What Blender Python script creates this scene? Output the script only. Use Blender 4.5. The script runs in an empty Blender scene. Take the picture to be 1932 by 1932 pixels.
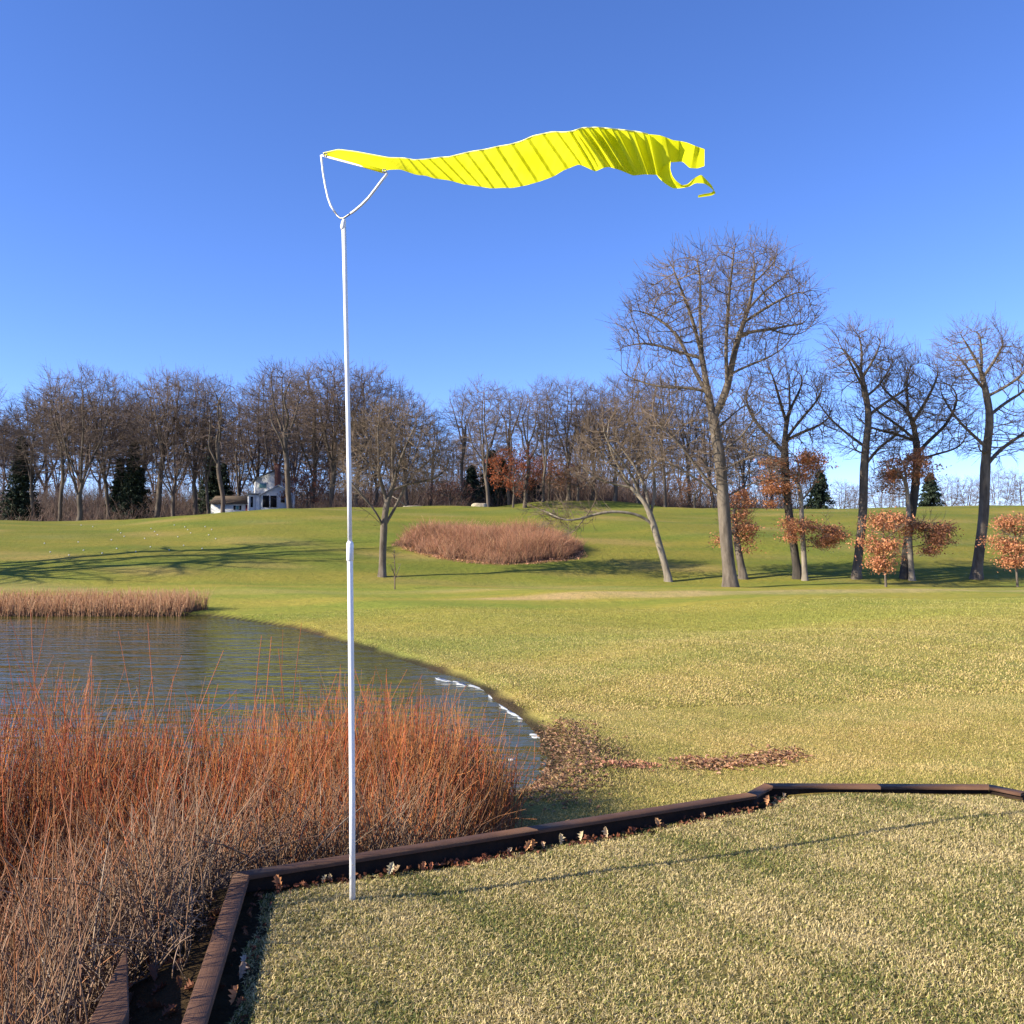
import bpy, math
import numpy as np
from mathutils import Vector
rng = np.random.default_rng(11)
scene = bpy.context.scene
COL = scene.collection

# ---------------------------------------------------------------- camera, light, exposure
EYE = 1.65
PITCH = math.radians(2.1)
cam_data = bpy.data.cameras.new("camera")
cam = bpy.data.objects.new("camera", cam_data); COL.objects.link(cam)
cam.location = (0, 0, EYE)
cam.rotation_euler = (math.radians(90) + PITCH, 0, 0)
cam_data.sensor_width = 36; cam_data.lens = 36 * 1746 / 1932
cam_data.clip_start = 0.05; cam_data.clip_end = 3000
scene.camera = cam

SUN_EL = math.radians(26)
SHADOW = np.array([0.952, 0.306])                       # direction shadows fall on the ground
SHADOW = SHADOW / np.linalg.norm(SHADOW)
world = bpy.data.worlds.new("World"); scene.world = world; world.use_nodes = True
wn = world.node_tree; wn.nodes.clear()
sky = wn.nodes.new("ShaderNodeTexSky"); sky.sky_type = 'NISHITA'; sky.sun_disc = False
sky.sun_elevation = SUN_EL
sky.sun_rotation = math.atan2(-SHADOW[0], -SHADOW[1])
sky.altitude = 2600; sky.air_density = 1.0; sky.dust_density = 0.0; sky.ozone_density = 2.7
hs = wn.nodes.new("ShaderNodeHueSaturation"); hs.inputs['Saturation'].default_value = 1.12
bg = wn.nodes.new("ShaderNodeBackground"); bg.inputs[1].default_value = 0.095
wo = wn.nodes.new("ShaderNodeOutputWorld")
tint = wn.nodes.new('ShaderNodeVectorMath'); tint.operation = 'MULTIPLY'; tint.inputs[1].default_value = (0.96, 0.95, 1.28)
wn.links.new(sky.outputs[0], hs.inputs['Color']); wn.links.new(hs.outputs[0], tint.inputs[0]); wn.links.new(tint.outputs[0], bg.inputs[0]); wn.links.new(bg.outputs[0], wo.inputs[0])
sd = bpy.data.lights.new("sun", 'SUN'); sd.energy = 4.5; sd.angle = math.radians(0.5); sd.color = (1.0, 0.91, 0.74)
sun = bpy.data.objects.new("sun", sd); COL.objects.link(sun)
sun.rotation_euler = Vector((SHADOW[0] * math.cos(SUN_EL), SHADOW[1] * math.cos(SUN_EL), -math.sin(SUN_EL))).to_track_quat('-Z', 'Y').to_euler()
scene.view_settings.view_transform = 'Standard'; scene.view_settings.look = 'None'
scene.view_settings.exposure = 1.22; scene.view_settings.gamma = 1.0
scene.cycles.max_bounces = 6; scene.cycles.transparent_max_bounces = 8

# ---------------------------------------------------------------- picking world points from photo coordinates (1932 px square)
F = 1746.0
def ray(vx, vy):
    dx, dy = (vx - 966) / F, (966 - vy) / F
    c, s = math.cos(PITCH), math.sin(PITCH)
    return np.array([dx, c - s * dy, s + c * dy])
def at_depth(vx, vy, Y):
    r = ray(vx, vy); t = Y / r[1]
    return np.array([0, 0, EYE]) + r * t
def at_z(vx, vy, z):
    r = ray(vx, vy); t = (z - EYE) / r[2]
    return np.array([0, 0, EYE]) + r * t

# ---------------------------------------------------------------- terrain
def sstep(a, b, x):
    t = np.clip((x - a) / (b - a), 0, 1); return t * t * (3 - 2 * t)
WATER = -1.0
pond_px = [(1000, 1500), (1026, 1465), (1046, 1430), (1034, 1395), (985, 1350), (935, 1312), (870, 1280), (780, 1250),
           (680, 1220), (560, 1185), (400, 1162), (200, 1161), (30, 1160), (-300, 1159)]
pond = [tuple(at_z(x, y, WATER)[:2]) for x, y in pond_px] + [(-75, 34), (-75, 5), (-20, 3.0), (-10, 5.2), (-6.0, 6.6), (-3.2, 7.6), (-1.4, 8.6)]
T = 0.095
tin = [at_z(x, y, T) for x, y in [(388, 1932), (471, 1651), (1428, 1500), (1459, 1483), (1866, 1485), (1926, 1497)]]
tin = np.array([p[:2] for p in tin])
d0 = (tin[0] - tin[1]) / np.linalg.norm(tin[0] - tin[1])
tin[0] = tin[0] + d0 * 3.2                                  # runs on behind the camera
def offset_line(P, w):
    out = []
    for i in range(len(P)):
        ns = []
        if i > 0:
            d = P[i] - P[i - 1]; d /= np.linalg.norm(d); ns.append(np.array([-d[1], d[0]]))
        if i < len(P) - 1:
            d = P[i + 1] - P[i]; d /= np.linalg.norm(d); ns.append(np.array([-d[1], d[0]]))
        n = sum(ns); n /= np.linalg.norm(n)
        out.append(P[i] + n * w / max(0.5, np.dot(n, ns[0])))
    return np.array(out)
tout = offset_line(tin, 0.08)
plat = [tuple(p) for p in tin] + [(4.6, 5.2), (9, 4.2), (16, 3), (16, -9), (tin[0][0] + .4, -9)]
def poly_sd(poly, x, y):
    x = np.asarray(x, float); y = np.asarray(y, float)
    best = np.full(x.shape, 1e9); inside = np.zeros(x.shape, bool)
    n = len(poly)
    for i in range(n):
        ax, ay = poly[i]; bx, by = poly[(i + 1) % n]
        ex, ey = bx - ax, by - ay
        t = np.clip(((x - ax) * ex + (y - ay) * ey) / (ex * ex + ey * ey + 1e-12), 0, 1)
        best = np.minimum(best, np.hypot(x - ax - t * ex, y - ay - t * ey))
        c = ((ay > y) != (by > y)) & (x < (bx - ax) * (y - ay) / (by - ay + 1e-12) + ax)
        inside ^= c
    return np.where(inside, -best, best)
def wob(x, y, s, ph=0.0):
    return (np.sin(x / s + ph) * np.cos(y / s * 1.13 + ph * 2) + .5 * np.sin(x / s * 2.3 + y / s * 1.7 + ph * 3)) / 1.5
def ground_z(x, y):
    x = np.asarray(x, float); y = np.asarray(y, float)
    sp = poly_sd(pond, x, y)
    sp = sp + 0.10 * wob(x, y, .8) * (y < 20)
    f = WATER + .025 + .11 * sstep(-.05, .40, sp) + .28 * sstep(.3, 6, sp)
    f = np.where(sp < 0, WATER + .025 - .35 * sstep(0, 2.5, -sp) - .06 * sstep(0, .2, -sp), f)
    dry = sstep(0.3, 5, sp)
    f = f + dry * (.10 * wob(x, y, 4.5, 1) + .045 * wob(x, y, 1.9, 2) + .12 * np.sin(y / 2.4 - .22 * x + .8) * sstep(11, 15, y) * (1 - sstep(26, 34, y))) * sstep(7, 11, y)
    f = f + .30 * sstep(4, 12, x) * sstep(8, 16, y) * (1 - sstep(35, 50, y))          # ground swells on the right
    f = f - .13 * np.exp(-((y - 10.2 - .08 * x) / .9) ** 2) * sstep(1.0, 2.5, x) * (1 - sstep(4, 7, x))   # leaf swale
    # the low lip of the path across the field
    f = f + .16 * sstep(38, 40.5, y) * (1 - sstep(41, 47, y)) * sstep(-5, 2, x)
    A = 5.3 + 1.4 * sstep(-46, -20, x)
    yy = y - .4 * wob(x, y, 9, 4); th = np.clip((yy - 53) / 57, 0, 1)
    f = f + A * (.5 * sstep(53, 112, yy) + .5 * (1 - (1 - th) ** 2) * sstep(52, 56, yy)) + .25 * sstep(64, 72, y) * wob(x, y, 11, 6) + .12 * wob(x, y, 7, 3) * sstep(55, 70, y)
    f = f - .5 * sstep(112, 120, y) + 2.2 * np.exp(-((x - 8) / 17) ** 2) * sstep(114, 127, y)
    f = f - 5.0 * sstep(125, 230, y) * sstep(22, 50, x)
    s = poly_sd(plat, x, y)
    zp = .022 * (1 - sstep(-1.1, -.3, x)) + .035 * sstep(0, 1.7, x) + .028 * sstep(1.6, 2.1, x) + .012 * wob(x, y, .5, 5) - .015 * (s > -.12)
    edge = 1 - sstep(.06, 1.5, s)
    far = sstep(3.6, 4.6, x)
    edge2 = 1 - sstep(.0, 3.0, s)
    return f + (zp - f) * np.where(x > 3.3, edge * (1 - far) + edge2 * far, edge)
def on_ground(vx, vy, tmax=400):
    r = ray(vx, vy); t = np.concatenate([np.linspace(2, 40, 3000), np.linspace(40, tmax, 6000)])
    X, Y, Z = r[0] * t, r[1] * t, EYE + r[2] * t
    h = Z - ground_z(X, Y); i = int(np.argmax(h < 0))
    if not (h < 0).any(): i = len(t) - 1
    return np.array([X[i], Y[i], Z[i]])
def base_at(vx, Y):
    x = (vx - 966) / F * Y
    return np.array([x, Y, float(ground_z(x, Y))])

# ---------------------------------------------------------------- object helpers
def new_mesh(name, V, faces, mat, parent=None, col=None, smooth=False, loc=None):
    """faces: list of int arrays (n,k)"""
    V = np.asarray(V, np.float32)
    me = bpy.data.meshes.new(name)
    me.vertices.add(len(V)); me.vertices.foreach_set('co', V.ravel())
    tot = sum(len(f) for f in faces)
    idx = np.concatenate([np.asarray(f, np.int32).ravel() for f in faces])
    sizes = np.concatenate([np.full(len(f), f.shape[1], np.int32) for f in faces])
    me.loops.add(len(idx)); me.loops.foreach_set('vertex_index', idx)
    me.polygons.add(tot)
    me.polygons.foreach_set('loop_start', np.concatenate([[0], np.cumsum(sizes)[:-1]]).astype(np.int32))
    me.polygons.foreach_set('loop_total', sizes)
    if smooth: me.polygons.foreach_set('use_smooth', np.ones(tot, bool))
    me.update(calc_edges=True); me.validate()
    if col is not None:
        c = np.ones((len(V), 4), np.float32); c[:, :3] = col
        a = me.color_attributes.new('Col', 'FLOAT_COLOR', 'POINT'); a.data.foreach_set('color', c.ravel())
    me.materials.append(mat)
    o = bpy.data.objects.new(name, me); COL.objects.link(o)
    if parent is not None: o.parent = parent
    if loc is not None: o.location = loc
    return o
def tag(o, label=None, cat=None, group=None, kind=None):
    if label: o['label'] = label
    if cat: o['category'] = cat
    if group: o['group'] = group
    if kind: o['kind'] = kind
    return o
def empty(name, loc, label, cat, group=None):
    o = bpy.data.objects.new(name, None); COL.objects.link(o); o.location = loc
    o.empty_display_size = .3
    return tag(o, label, cat, group)
def copy_tree(root, loc, rot=0, sc=(1, 1, 1), label=None, group=None):
    r = root.copy(); COL.objects.link(r); r.location = loc; r.rotation_euler = (0, 0, rot); r.scale = sc
    if label: r['label'] = label
    if group: r['group'] = group
    for ch in list(root.children):
        c = ch.copy(); COL.objects.link(c); c.parent = r
    return r
def tubes(P, R, sides=3, col=None):
    """P (N,K,3), R (N,K) -> V, quads, colour"""
    P = np.asarray(P, float); R = np.asarray(R, float)
    N, K, _ = P.shape
    t = np.gradient(P, axis=1); t /= np.linalg.norm(t, axis=2, keepdims=True) + 1e-9
    m = np.abs(P[:, -1] - P[:, 0]).argmin(axis=1)
    ref = np.zeros((N, 1, 3)); ref[np.arange(N), 0, m] = 1
    u = np.cross(t, ref); u /= np.linalg.norm(u, axis=2, keepdims=True) + 1e-9
    v = np.cross(t, u)
    a = np.arange(sides) / sides * 2 * np.pi
    ring = (u[:, :, None] * np.cos(a)[None, None, :, None] + v[:, :, None] * np.sin(a)[None, None, :, None])
    V = (P[:, :, None] + ring * R[:, :, None, None]).reshape(-1, 3)
    i = np.arange(N)[:, None, None] * K * sides; k = np.arange(K - 1)[None, :, None] * sides; s = np.arange(sides)[None, None, :]
    s2 = (s + 1) % sides
    Q = np.stack([i + k + s, i + k + s2, i + k + sides + s2, i + k + sides + s], -1).reshape(-1, 4)
    C = None
    if col is not None:
        C = np.broadcast_to(np.asarray(col, float)[:, :, None, :], (N, K, sides, 3)).reshape(-1, 3)
    return V, Q, C
class Buf:
    def __init__(s): s.V = []; s.F = {}; s.C = []; s.n = 0
    def add(s, V, *Fs, col=None):
        V = np.asarray(V, float).reshape(-1, 3)
        for f in Fs:
            f = np.asarray(f, int); s.F.setdefault(f.shape[1], []).append(f + s.n)
        s.V.append(V); s.n += len(V)
        if col is not None: s.C.append(np.broadcast_to(col, (len(V), 3)))
        return s
    def tube(s, P, R, sides=8, col=None, caps=True):
        P = np.asarray(P, float)[None]; R = np.broadcast_to(np.asarray(R, float), (P.shape[1],))[None]
        V, Q, _ = tubes(P, R, sides)
        K = P.shape[1]
        fs = [Q]
        if caps:
            V = np.vstack([V, P[0, 0], P[0, -1]]); c0, c1 = K * sides, K * sides + 1
            a = np.arange(sides); b = (a + 1) % sides
            fs.append(np.stack([b, a, np.full(sides, c0)], 1)); fs.append(np.stack([a + (K - 1) * sides, b + (K - 1) * sides, np.full(sides, c1)], 1))
        return s.add(V, *fs, col=col)
    def box(s, x0, x1, y0, y1, z0, z1, col=None):
        V = np.array([(x, y, z) for z in (z0, z1) for x, y in ((x0, y0), (x1, y0), (x1, y1), (x0, y1))])
        Q = np.array([(3, 2, 1, 0), (4, 5, 6, 7), (0, 1, 5, 4), (1, 2, 6, 5), (2, 3, 7, 6), (3, 0, 4, 7)])
        return s.add(V, Q, col=col)
    def prism(s, pts, y0, y1, col=None):
        """polygon pts in (x,z), extruded along y"""
        n = len(pts)
        V = [(x, y0, z) for x, z in pts] + [(x, y1, z) for x, z in pts]
        a = np.arange(n); b = (a + 1) % n
        return s.add(V, np.stack([b, a, a + n, b + n], 1), np.arange(n)[None], (np.arange(n) + n)[::-1][None], col=col)
    def build(s, name, mat, parent=None, smooth=False, loc=None):
        V = np.vstack(s.V); C = np.vstack(s.C) if s.C else None
        return new_mesh(name, V, [np.vstack(f) for f in s.F.values()], mat, parent, C, smooth, loc)

# ---------------------------------------------------------------- materials
def mat_new(name):
    m = bpy.data.materials.new(name); m.use_nodes = True
    nt = m.node_tree; return m, nt, nt.nodes['Principled BSDF'], nt.nodes['Material Output']
def N(nt, typ, **kw):
    n = nt.nodes.new(typ)
    for k, v in kw.items():
        if k.startswith('in_'):
            key = k[3:].replace('_', ' ')
            n.inputs[key].default_value = v
        else: setattr(n, k, v)
    return n
def ramp(nt, fac, stops):
    r = nt.nodes.new('ShaderNodeValToRGB')
    e = r.color_ramp.elements
    while len(e) < len(stops): e.new(.5)
    for el, (p, c) in zip(e, stops): el.position = p; el.color = (*c, 1)
    nt.links.new(fac, r.inputs[0]); return r
def noisy(name, c1, c2, scale, rough=.9, bump=.3, bdist=.02, stretch=(1, 1, 1), spec=.3, detail=5):
    m, nt, b, out = mat_new(name)
    tc = N(nt, 'ShaderNodeTexCoord'); mp = N(nt, 'ShaderNodeMapping'); mp.inputs['Scale'].default_value = stretch
    nt.links.new(tc.outputs['Object'], mp.inputs[0])
    n = N(nt, 'ShaderNodeTexNoise', in_Scale=scale, in_Detail=detail, in_Roughness=.65); nt.links.new(mp.outputs[0], n.inputs['Vector'])
    r = ramp(nt, n.outputs['Fac'], [(.3, c1), (.7, c2)]); nt.links.new(r.outputs[0], b.inputs['Base Color'])
    b.inputs['Roughness'].default_value = rough; b.inputs['Specular IOR Level'].default_value = spec
    if bump:
        bp = N(nt, 'ShaderNodeBump', in_Strength=bump, in_Distance=bdist); nt.links.new(n.outputs['Fac'], bp.inputs['Height']); nt.links.new(bp.outputs[0], b.inputs['Normal'])
    return m
def attr_mat(name, rough=.85, transl=0.0, spec=.2, nscale=0, namt=.3):
    m, nt, b, out = mat_new(name)
    a = N(nt, 'ShaderNodeVertexColor', layer_name='Col'); c = a.outputs['Color']
    if nscale:
        tc = N(nt, 'ShaderNodeTexCoord'); n = N(nt, 'ShaderNodeTexNoise', in_Scale=nscale, in_Detail=4); nt.links.new(tc.outputs['Object'], n.inputs['Vector'])
        mr = N(nt, 'ShaderNodeMapRange'); mr.inputs[1].default_value = .3; mr.inputs[2].default_value = .7; mr.inputs[3].default_value = 1 - namt; mr.inputs[4].default_value = 1 + namt
        nt.links.new(n.outputs['Fac'], mr.inputs[0])
        vm = N(nt, 'ShaderNodeVectorMath', operation='SCALE'); nt.links.new(c, vm.inputs[0]); nt.links.new(mr.outputs[0], vm.inputs['Scale']); c = vm.outputs[0]
    nt.links.new(c, b.inputs['Base Color']); b.inputs['Roughness'].default_value = rough; b.inputs['Specular IOR Level'].default_value = spec
    if transl:
        tr = N(nt, 'ShaderNodeBsdfTranslucent'); nt.links.new(c, tr.inputs[0])
        mx = N(nt, 'ShaderNodeMixShader'); mx.inputs[0].default_value = transl
        nt.links.new(b.outputs[0], mx.inputs[1]); nt.links.new(tr.outputs[0], mx.inputs[2]); nt.links.new(mx.outputs[0], out.inputs[0])
    return m
M = {}
M['blade'] = attr_mat('grass_blade', .7, .25, .25)
M['stem'] = attr_mat('shrub_stem', .6, 0, .3)
M['leaf'] = attr_mat('dry_leaf', .7, .3, .3)
M['needle'] = attr_mat('needles', .7, .1, .3)
M['bark'] = noisy('bark', (.055, .042, .032), (.21, .17, .13), 3.0, .95, .8, .06, (1, 1, .25))
M['twig'] = noisy('twig', (.10, .072, .050), (.205, .150, .108), 1.5, .9, 0)
M['bark_dark'] = noisy('bark_dark', (.03, .026, .022), (.085, .07, .055), 3.0, .95, .8, .06, (1, 1, .25))
M['bark_pale'] = noisy('bark_pale', (.11, .09, .068), (.33, .275, .21), 2.5, .95, .6, .05, (1, 1, .3))
M['bark_wood'] = noisy('bark_wood', (.05, .04, .03), (.16, .125, .095), 2.0, .95, .5, .06, (1, 1, .25))
M['twig_wood'] = noisy('twig_wood', (.10, .072, .058), (.20, .145, .115), .8, .9, 0)
M['white'] = noisy('white_pvc', (.72, .73, .75), (.80, .80, .81), 30, .35, .02, .001, spec=.5)
M['clap'] = noisy('clapboard', (.58, .59, .58), (.70, .70, .68), 3, .7, 0)
M['trim'] = noisy('white_trim', (.68, .68, .66), (.78, .78, .76), 3, .6, 0)
M['shingle'] = noisy('brown_shingle', (.05, .036, .025), (.13, .095, .065), 4, .95, .4, .05)
M['greyshingle'] = noisy('grey_shingle', (.16, .17, .18), (.27, .28, .28), 4, .95, .4, .05)
M['glass'] = noisy('dark_glass', (.008, .01, .014), (.02, .024, .03), 2, .12, 0, spec=.6)
M['teal'] = noisy('teal_glass', (.10, .26, .27), (.18, .36, .36), 2, .25, 0, spec=.6)
M['shutter'] = noisy('black_shutter', (.01, .01, .012), (.03, .03, .03), 5, .6, 0)
M['red'] = noisy('red_door', (.20, .015, .02), (.30, .03, .035), 2, .5, 0)
M['stone'] = noisy('pale_stone', (.28, .22, .14), (.55, .46, .32), 3, .9, .8, .1)
M['ball'] = noisy('golf_ball', (.42, .42, .40), (.6, .6, .57), 20, .4, 0)
M['metal'] = noisy('grey_metal', (.18, .18, .17), (.34, .33, .30), 60, .45, .1, .001); M['metal'].node_tree.nodes['Principled BSDF'].inputs['Metallic'].default_value = .7
M['dark_hole'] = noisy('dark_interior', (.006, .006, .007), (.016, .015, .014), 2, .8, 0)
M['ice'] = noisy('shore_ice', (.25, .27, .28), (.52, .54, .55), 9, .35, .4, .01, spec=.5)
# brick
m, nt, b, out = mat_new('chimney_brick'); tc = N(nt, 'ShaderNodeTexCoord'); br = N(nt, 'ShaderNodeTexBrick', in_Scale=4.0)
br.inputs['Color1'].default_value = (.16, .035, .025, 1); br.inputs['Color2'].default_value = (.11, .03, .022, 1); br.inputs['Mortar'].default_value = (.25, .2, .17, 1)
mp = N(nt, 'ShaderNodeMapping'); mp.inputs['Rotation'].default_value = (math.radians(90), 0, 0); nt.links.new(tc.outputs['Object'], mp.inputs[0]); nt.links.new(mp.outputs[0], br.inputs[0]); nt.links.new(br.outputs[0], b.inputs['Base Color']); b.inputs['Roughness'].default_value = .9
M['brick'] = m
# timber: chocolate stained, grain along the board
m, nt, b, out = mat_new('stained_timber'); tc = N(nt, 'ShaderNodeTexCoord')
n1 = N(nt, 'ShaderNodeTexNoise', in_Scale=5.0, in_Detail=6.0, in_Roughness=.7); nt.links.new(tc.outputs['Object'], n1.inputs['Vector'])
n2 = N(nt, 'ShaderNodeTexNoise', in_Scale=90.0, in_Detail=4.0); nt.links.new(tc.outputs['UV'], n2.inputs['Vector'])
uvm = N(nt, 'ShaderNodeMapping'); uvm.inputs['Scale'].default_value = (.05, 1, 1); nt.links.new(tc.outputs['UV'], uvm.inputs[0]); nt.links.new(uvm.outputs[0], n2.inputs['Vector'])
mx = N(nt, 'ShaderNodeMath', operation='ADD'); nt.links.new(n1.outputs['Fac'], mx.inputs[0]); nt.links.new(n2.outputs['Fac'], mx.inputs[1])
mh = N(nt, 'ShaderNodeMath', operation='MULTIPLY'); mh.inputs[1].default_value = .5; nt.links.new(mx.outputs[0], mh.inputs[0])
r = ramp(nt, mh.outputs[0], [(.3, (.045, .019, .008)), (.5, (.088, .038, .017)), (.7, (.15, .070, .033))]); nt.links.new(r.outputs[0], b.inputs['Base Color'])
bp = N(nt, 'ShaderNodeBump', in_Strength=.5, in_Distance=.004); nt.links.new(n2.outputs['Fac'], bp.inputs['Height']); nt.links.new(bp.outputs[0], b.inputs['Normal']); b.inputs['Roughness'].default_value = .75
M['timber'] = m
M['timber_low'] = noisy('shade_darkened_timber', (.010, .006, .004), (.032, .017, .010), 12, .9, .5, .01)  # lower boards coloured near-black to paint in the shade of the inner face
# ground: attribute colour times turf mottling
m, nt, b, out = mat_new('turf'); a = N(nt, 'ShaderNodeVertexColor', layer_name='Col'); tc = N(nt, 'ShaderNodeTexCoord')
nA = N(nt, 'ShaderNodeTexNoise', in_Scale=28.0, in_Detail=6.0, in_Roughness=.75); nB = N(nt, 'ShaderNodeTexNoise', in_Scale=2.2, in_Detail=5.0, in_Roughness=.65); nC = N(nt, 'ShaderNodeTexNoise', in_Scale=.12, in_Detail=4.0)
for n in (nA, nB, nC): nt.links.new(tc.outputs['Object'], n.inputs['Vector'])
mpC = N(nt, 'ShaderNodeMapping'); mpC.inputs['Scale'].default_value = (.6, 2.0, 1); nt.links.new(tc.outputs['Object'], mpC.inputs[0]); nt.links.new(mpC.outputs[0], nC.inputs['Vector'])
rA = ramp(nt, nA.outputs['Fac'], [(.25, (.45, .45, .45)), (.5, (1, 1, 1)), (.75, (1.0, 1.0, 1.0))])
rB = ramp(nt, nB.outputs['Fac'], [(.3, (.72, .80, .70)), (.7, (1.0, .97, .95))])
rC = ramp(nt, nC.outputs['Fac'], [(.36, (.72, .86, .70)), (.62, (1.08, .98, .92))])
c = a.outputs['Color']
for rr in (rA, rB, rC):
    mm = N(nt, 'ShaderNodeMix', data_type='RGBA', blend_type='MULTIPLY'); mm.inputs[0].default_value = 1
    nt.links.new(c, mm.inputs[6]); nt.links.new(rr.outputs[0], mm.inputs[7]); c = mm.outputs[2]
nt.links.new(c, b.inputs['Base Color']); b.inputs['Roughness'].default_value = .95; b.inputs['Specular IOR Level'].default_value = .1
b1 = N(nt, 'ShaderNodeBump', in_Strength=.9, in_Distance=.03); nt.links.new(nA.outputs['Fac'], b1.inputs['Height'])
b2 = N(nt, 'ShaderNodeBump', in_Strength=.6, in_Distance=.15); nt.links.new(nB.outputs['Fac'], b2.inputs['Height']); nt.links.new(b1.outputs[0], b2.inputs['Normal']); nt.links.new(b2.outputs[0], b.inputs['Normal'])
M['turf'] = m
# water
m, nt, b, out = mat_new('pond_water'); tc = N(nt, 'ShaderNodeTexCoord')
mp = N(nt, 'ShaderNodeMapping'); mp.inputs['Scale'].default_value = (.5, 1.5, 1); mp.inputs['Rotation'].default_value = (0, 0, math.radians(-8)); nt.links.new(tc.outputs['Object'], mp.inputs[0])
w1 = N(nt, 'ShaderNodeTexNoise', in_Scale=1.25, in_Detail=3.5, in_Roughness=.55); w2 = N(nt, 'ShaderNodeTexNoise', in_Scale=11.0, in_Detail=2.0)
for w in (w1, w2): nt.links.new(mp.outputs[0], w.inputs['Vector'])
b1 = N(nt, 'ShaderNodeBump', in_Strength=1.0, in_Distance=.085); nt.links.new(w1.outputs['Fac'], b1.inputs['Height'])
b2 = N(nt, 'ShaderNodeBump', in_Strength=.35, in_Distance=.012); nt.links.new(w2.outputs['Fac'], b2.inputs['Height']); nt.links.new(b1.outputs[0], b2.inputs['Normal']); nt.links.new(b2.outputs[0], b.inputs['Normal'])
b.inputs['Base Color'].default_value = (.068, .064, .006, 1); b.inputs['Specular Tint'].default_value = (1, .97, .86, 1); b.inputs['Roughness'].default_value = .04; b.inputs['IOR'].default_value = 1.33; b.inputs['Specular IOR Level'].default_value = .45
M['water'] = m
# windsock fabric
m, nt, b, out = mat_new('yellow_ripstop'); tc = N(nt, 'ShaderNodeTexCoord'); n = N(nt, 'ShaderNodeTexNoise', in_Scale=9.0, in_Detail=3.0); nt.links.new(tc.outputs['Object'], n.inputs['Vector'])
r = ramp(nt, n.outputs['Fac'], [(.3, (.84, .82, .004)), (.7, (.92, .90, .02))])
nt.links.new(r.outputs[0], b.inputs['Base Color']); b.inputs['Roughness'].default_value = .75; b.inputs['Specular IOR Level'].default_value = .15
tr = N(nt, 'ShaderNodeBsdfTranslucent'); nt.links.new(r.outputs[0], tr.inputs[0]); mx = N(nt, 'ShaderNodeMixShader'); mx.inputs[0].default_value = .50
nt.links.new(b.outputs[0], mx.inputs[1]); nt.links.new(tr.outputs[0], mx.inputs[2]); nt.links.new(mx.outputs[0], out.inputs[0])
M['sock'] = m

M['seam'] = noisy('cream_thread', (.75, .74, .20), (.82, .80, .30), 40, .6, 0)
# ---------------------------------------------------------------- ground sheet
def steps(a, b, s0, grow, smax):
    v = [a]; s = s0
    while v[-1] < b: v.append(v[-1] + s); s = min(s * grow, smax)
    return v
xr = steps(3.6, 420, .07, 1.035, 12); xl = steps(3.0, 420, .07, 1.035, 12)
xs = np.array([-v for v in xl[::-1]] + list(np.arange(-2.93, 3.58, .07)) + xr)
ys = np.array(list(np.arange(-30, 1.5, 1.5)) + list(np.arange(1.6, 12, .075)) + steps(12.02, 700, .09, 1.012, 14))
GX, GY = np.meshgrid(xs, ys); GZ = ground_z(GX, GY)
nx, ny = len(xs), len(ys)
I = np.arange(nx * ny).reshape(ny, nx)
Q = np.stack([I[:-1, :-1], I[:-1, 1:], I[1:, 1:], I[1:, :-1]], -1).reshape(-1, 4)
mulch_px = [(745, 1005), (770, 990), (850, 983), (960, 985), (1060, 998), (1098, 1030), (1096, 1052), (1040, 1062), (930, 1066), (840, 1056), (770, 1035)]
mulch_lo = [on_ground(x, y) for x, y in [(742, 1028), (770, 1037), (800, 1046), (840, 1055), (890, 1062), (940, 1066), (1000, 1064), (1050, 1060), (1100, 1052)]]
mulch_hi = [on_ground(x, y) for x, y in [(1102, 1040), (1080, 1022), (1030, 1014), (940, 1012), (850, 1010), (780, 1014), (748, 1020)]]
mulch = [tuple(p[:2]) for p in mulch_lo + mulch_hi]
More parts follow.
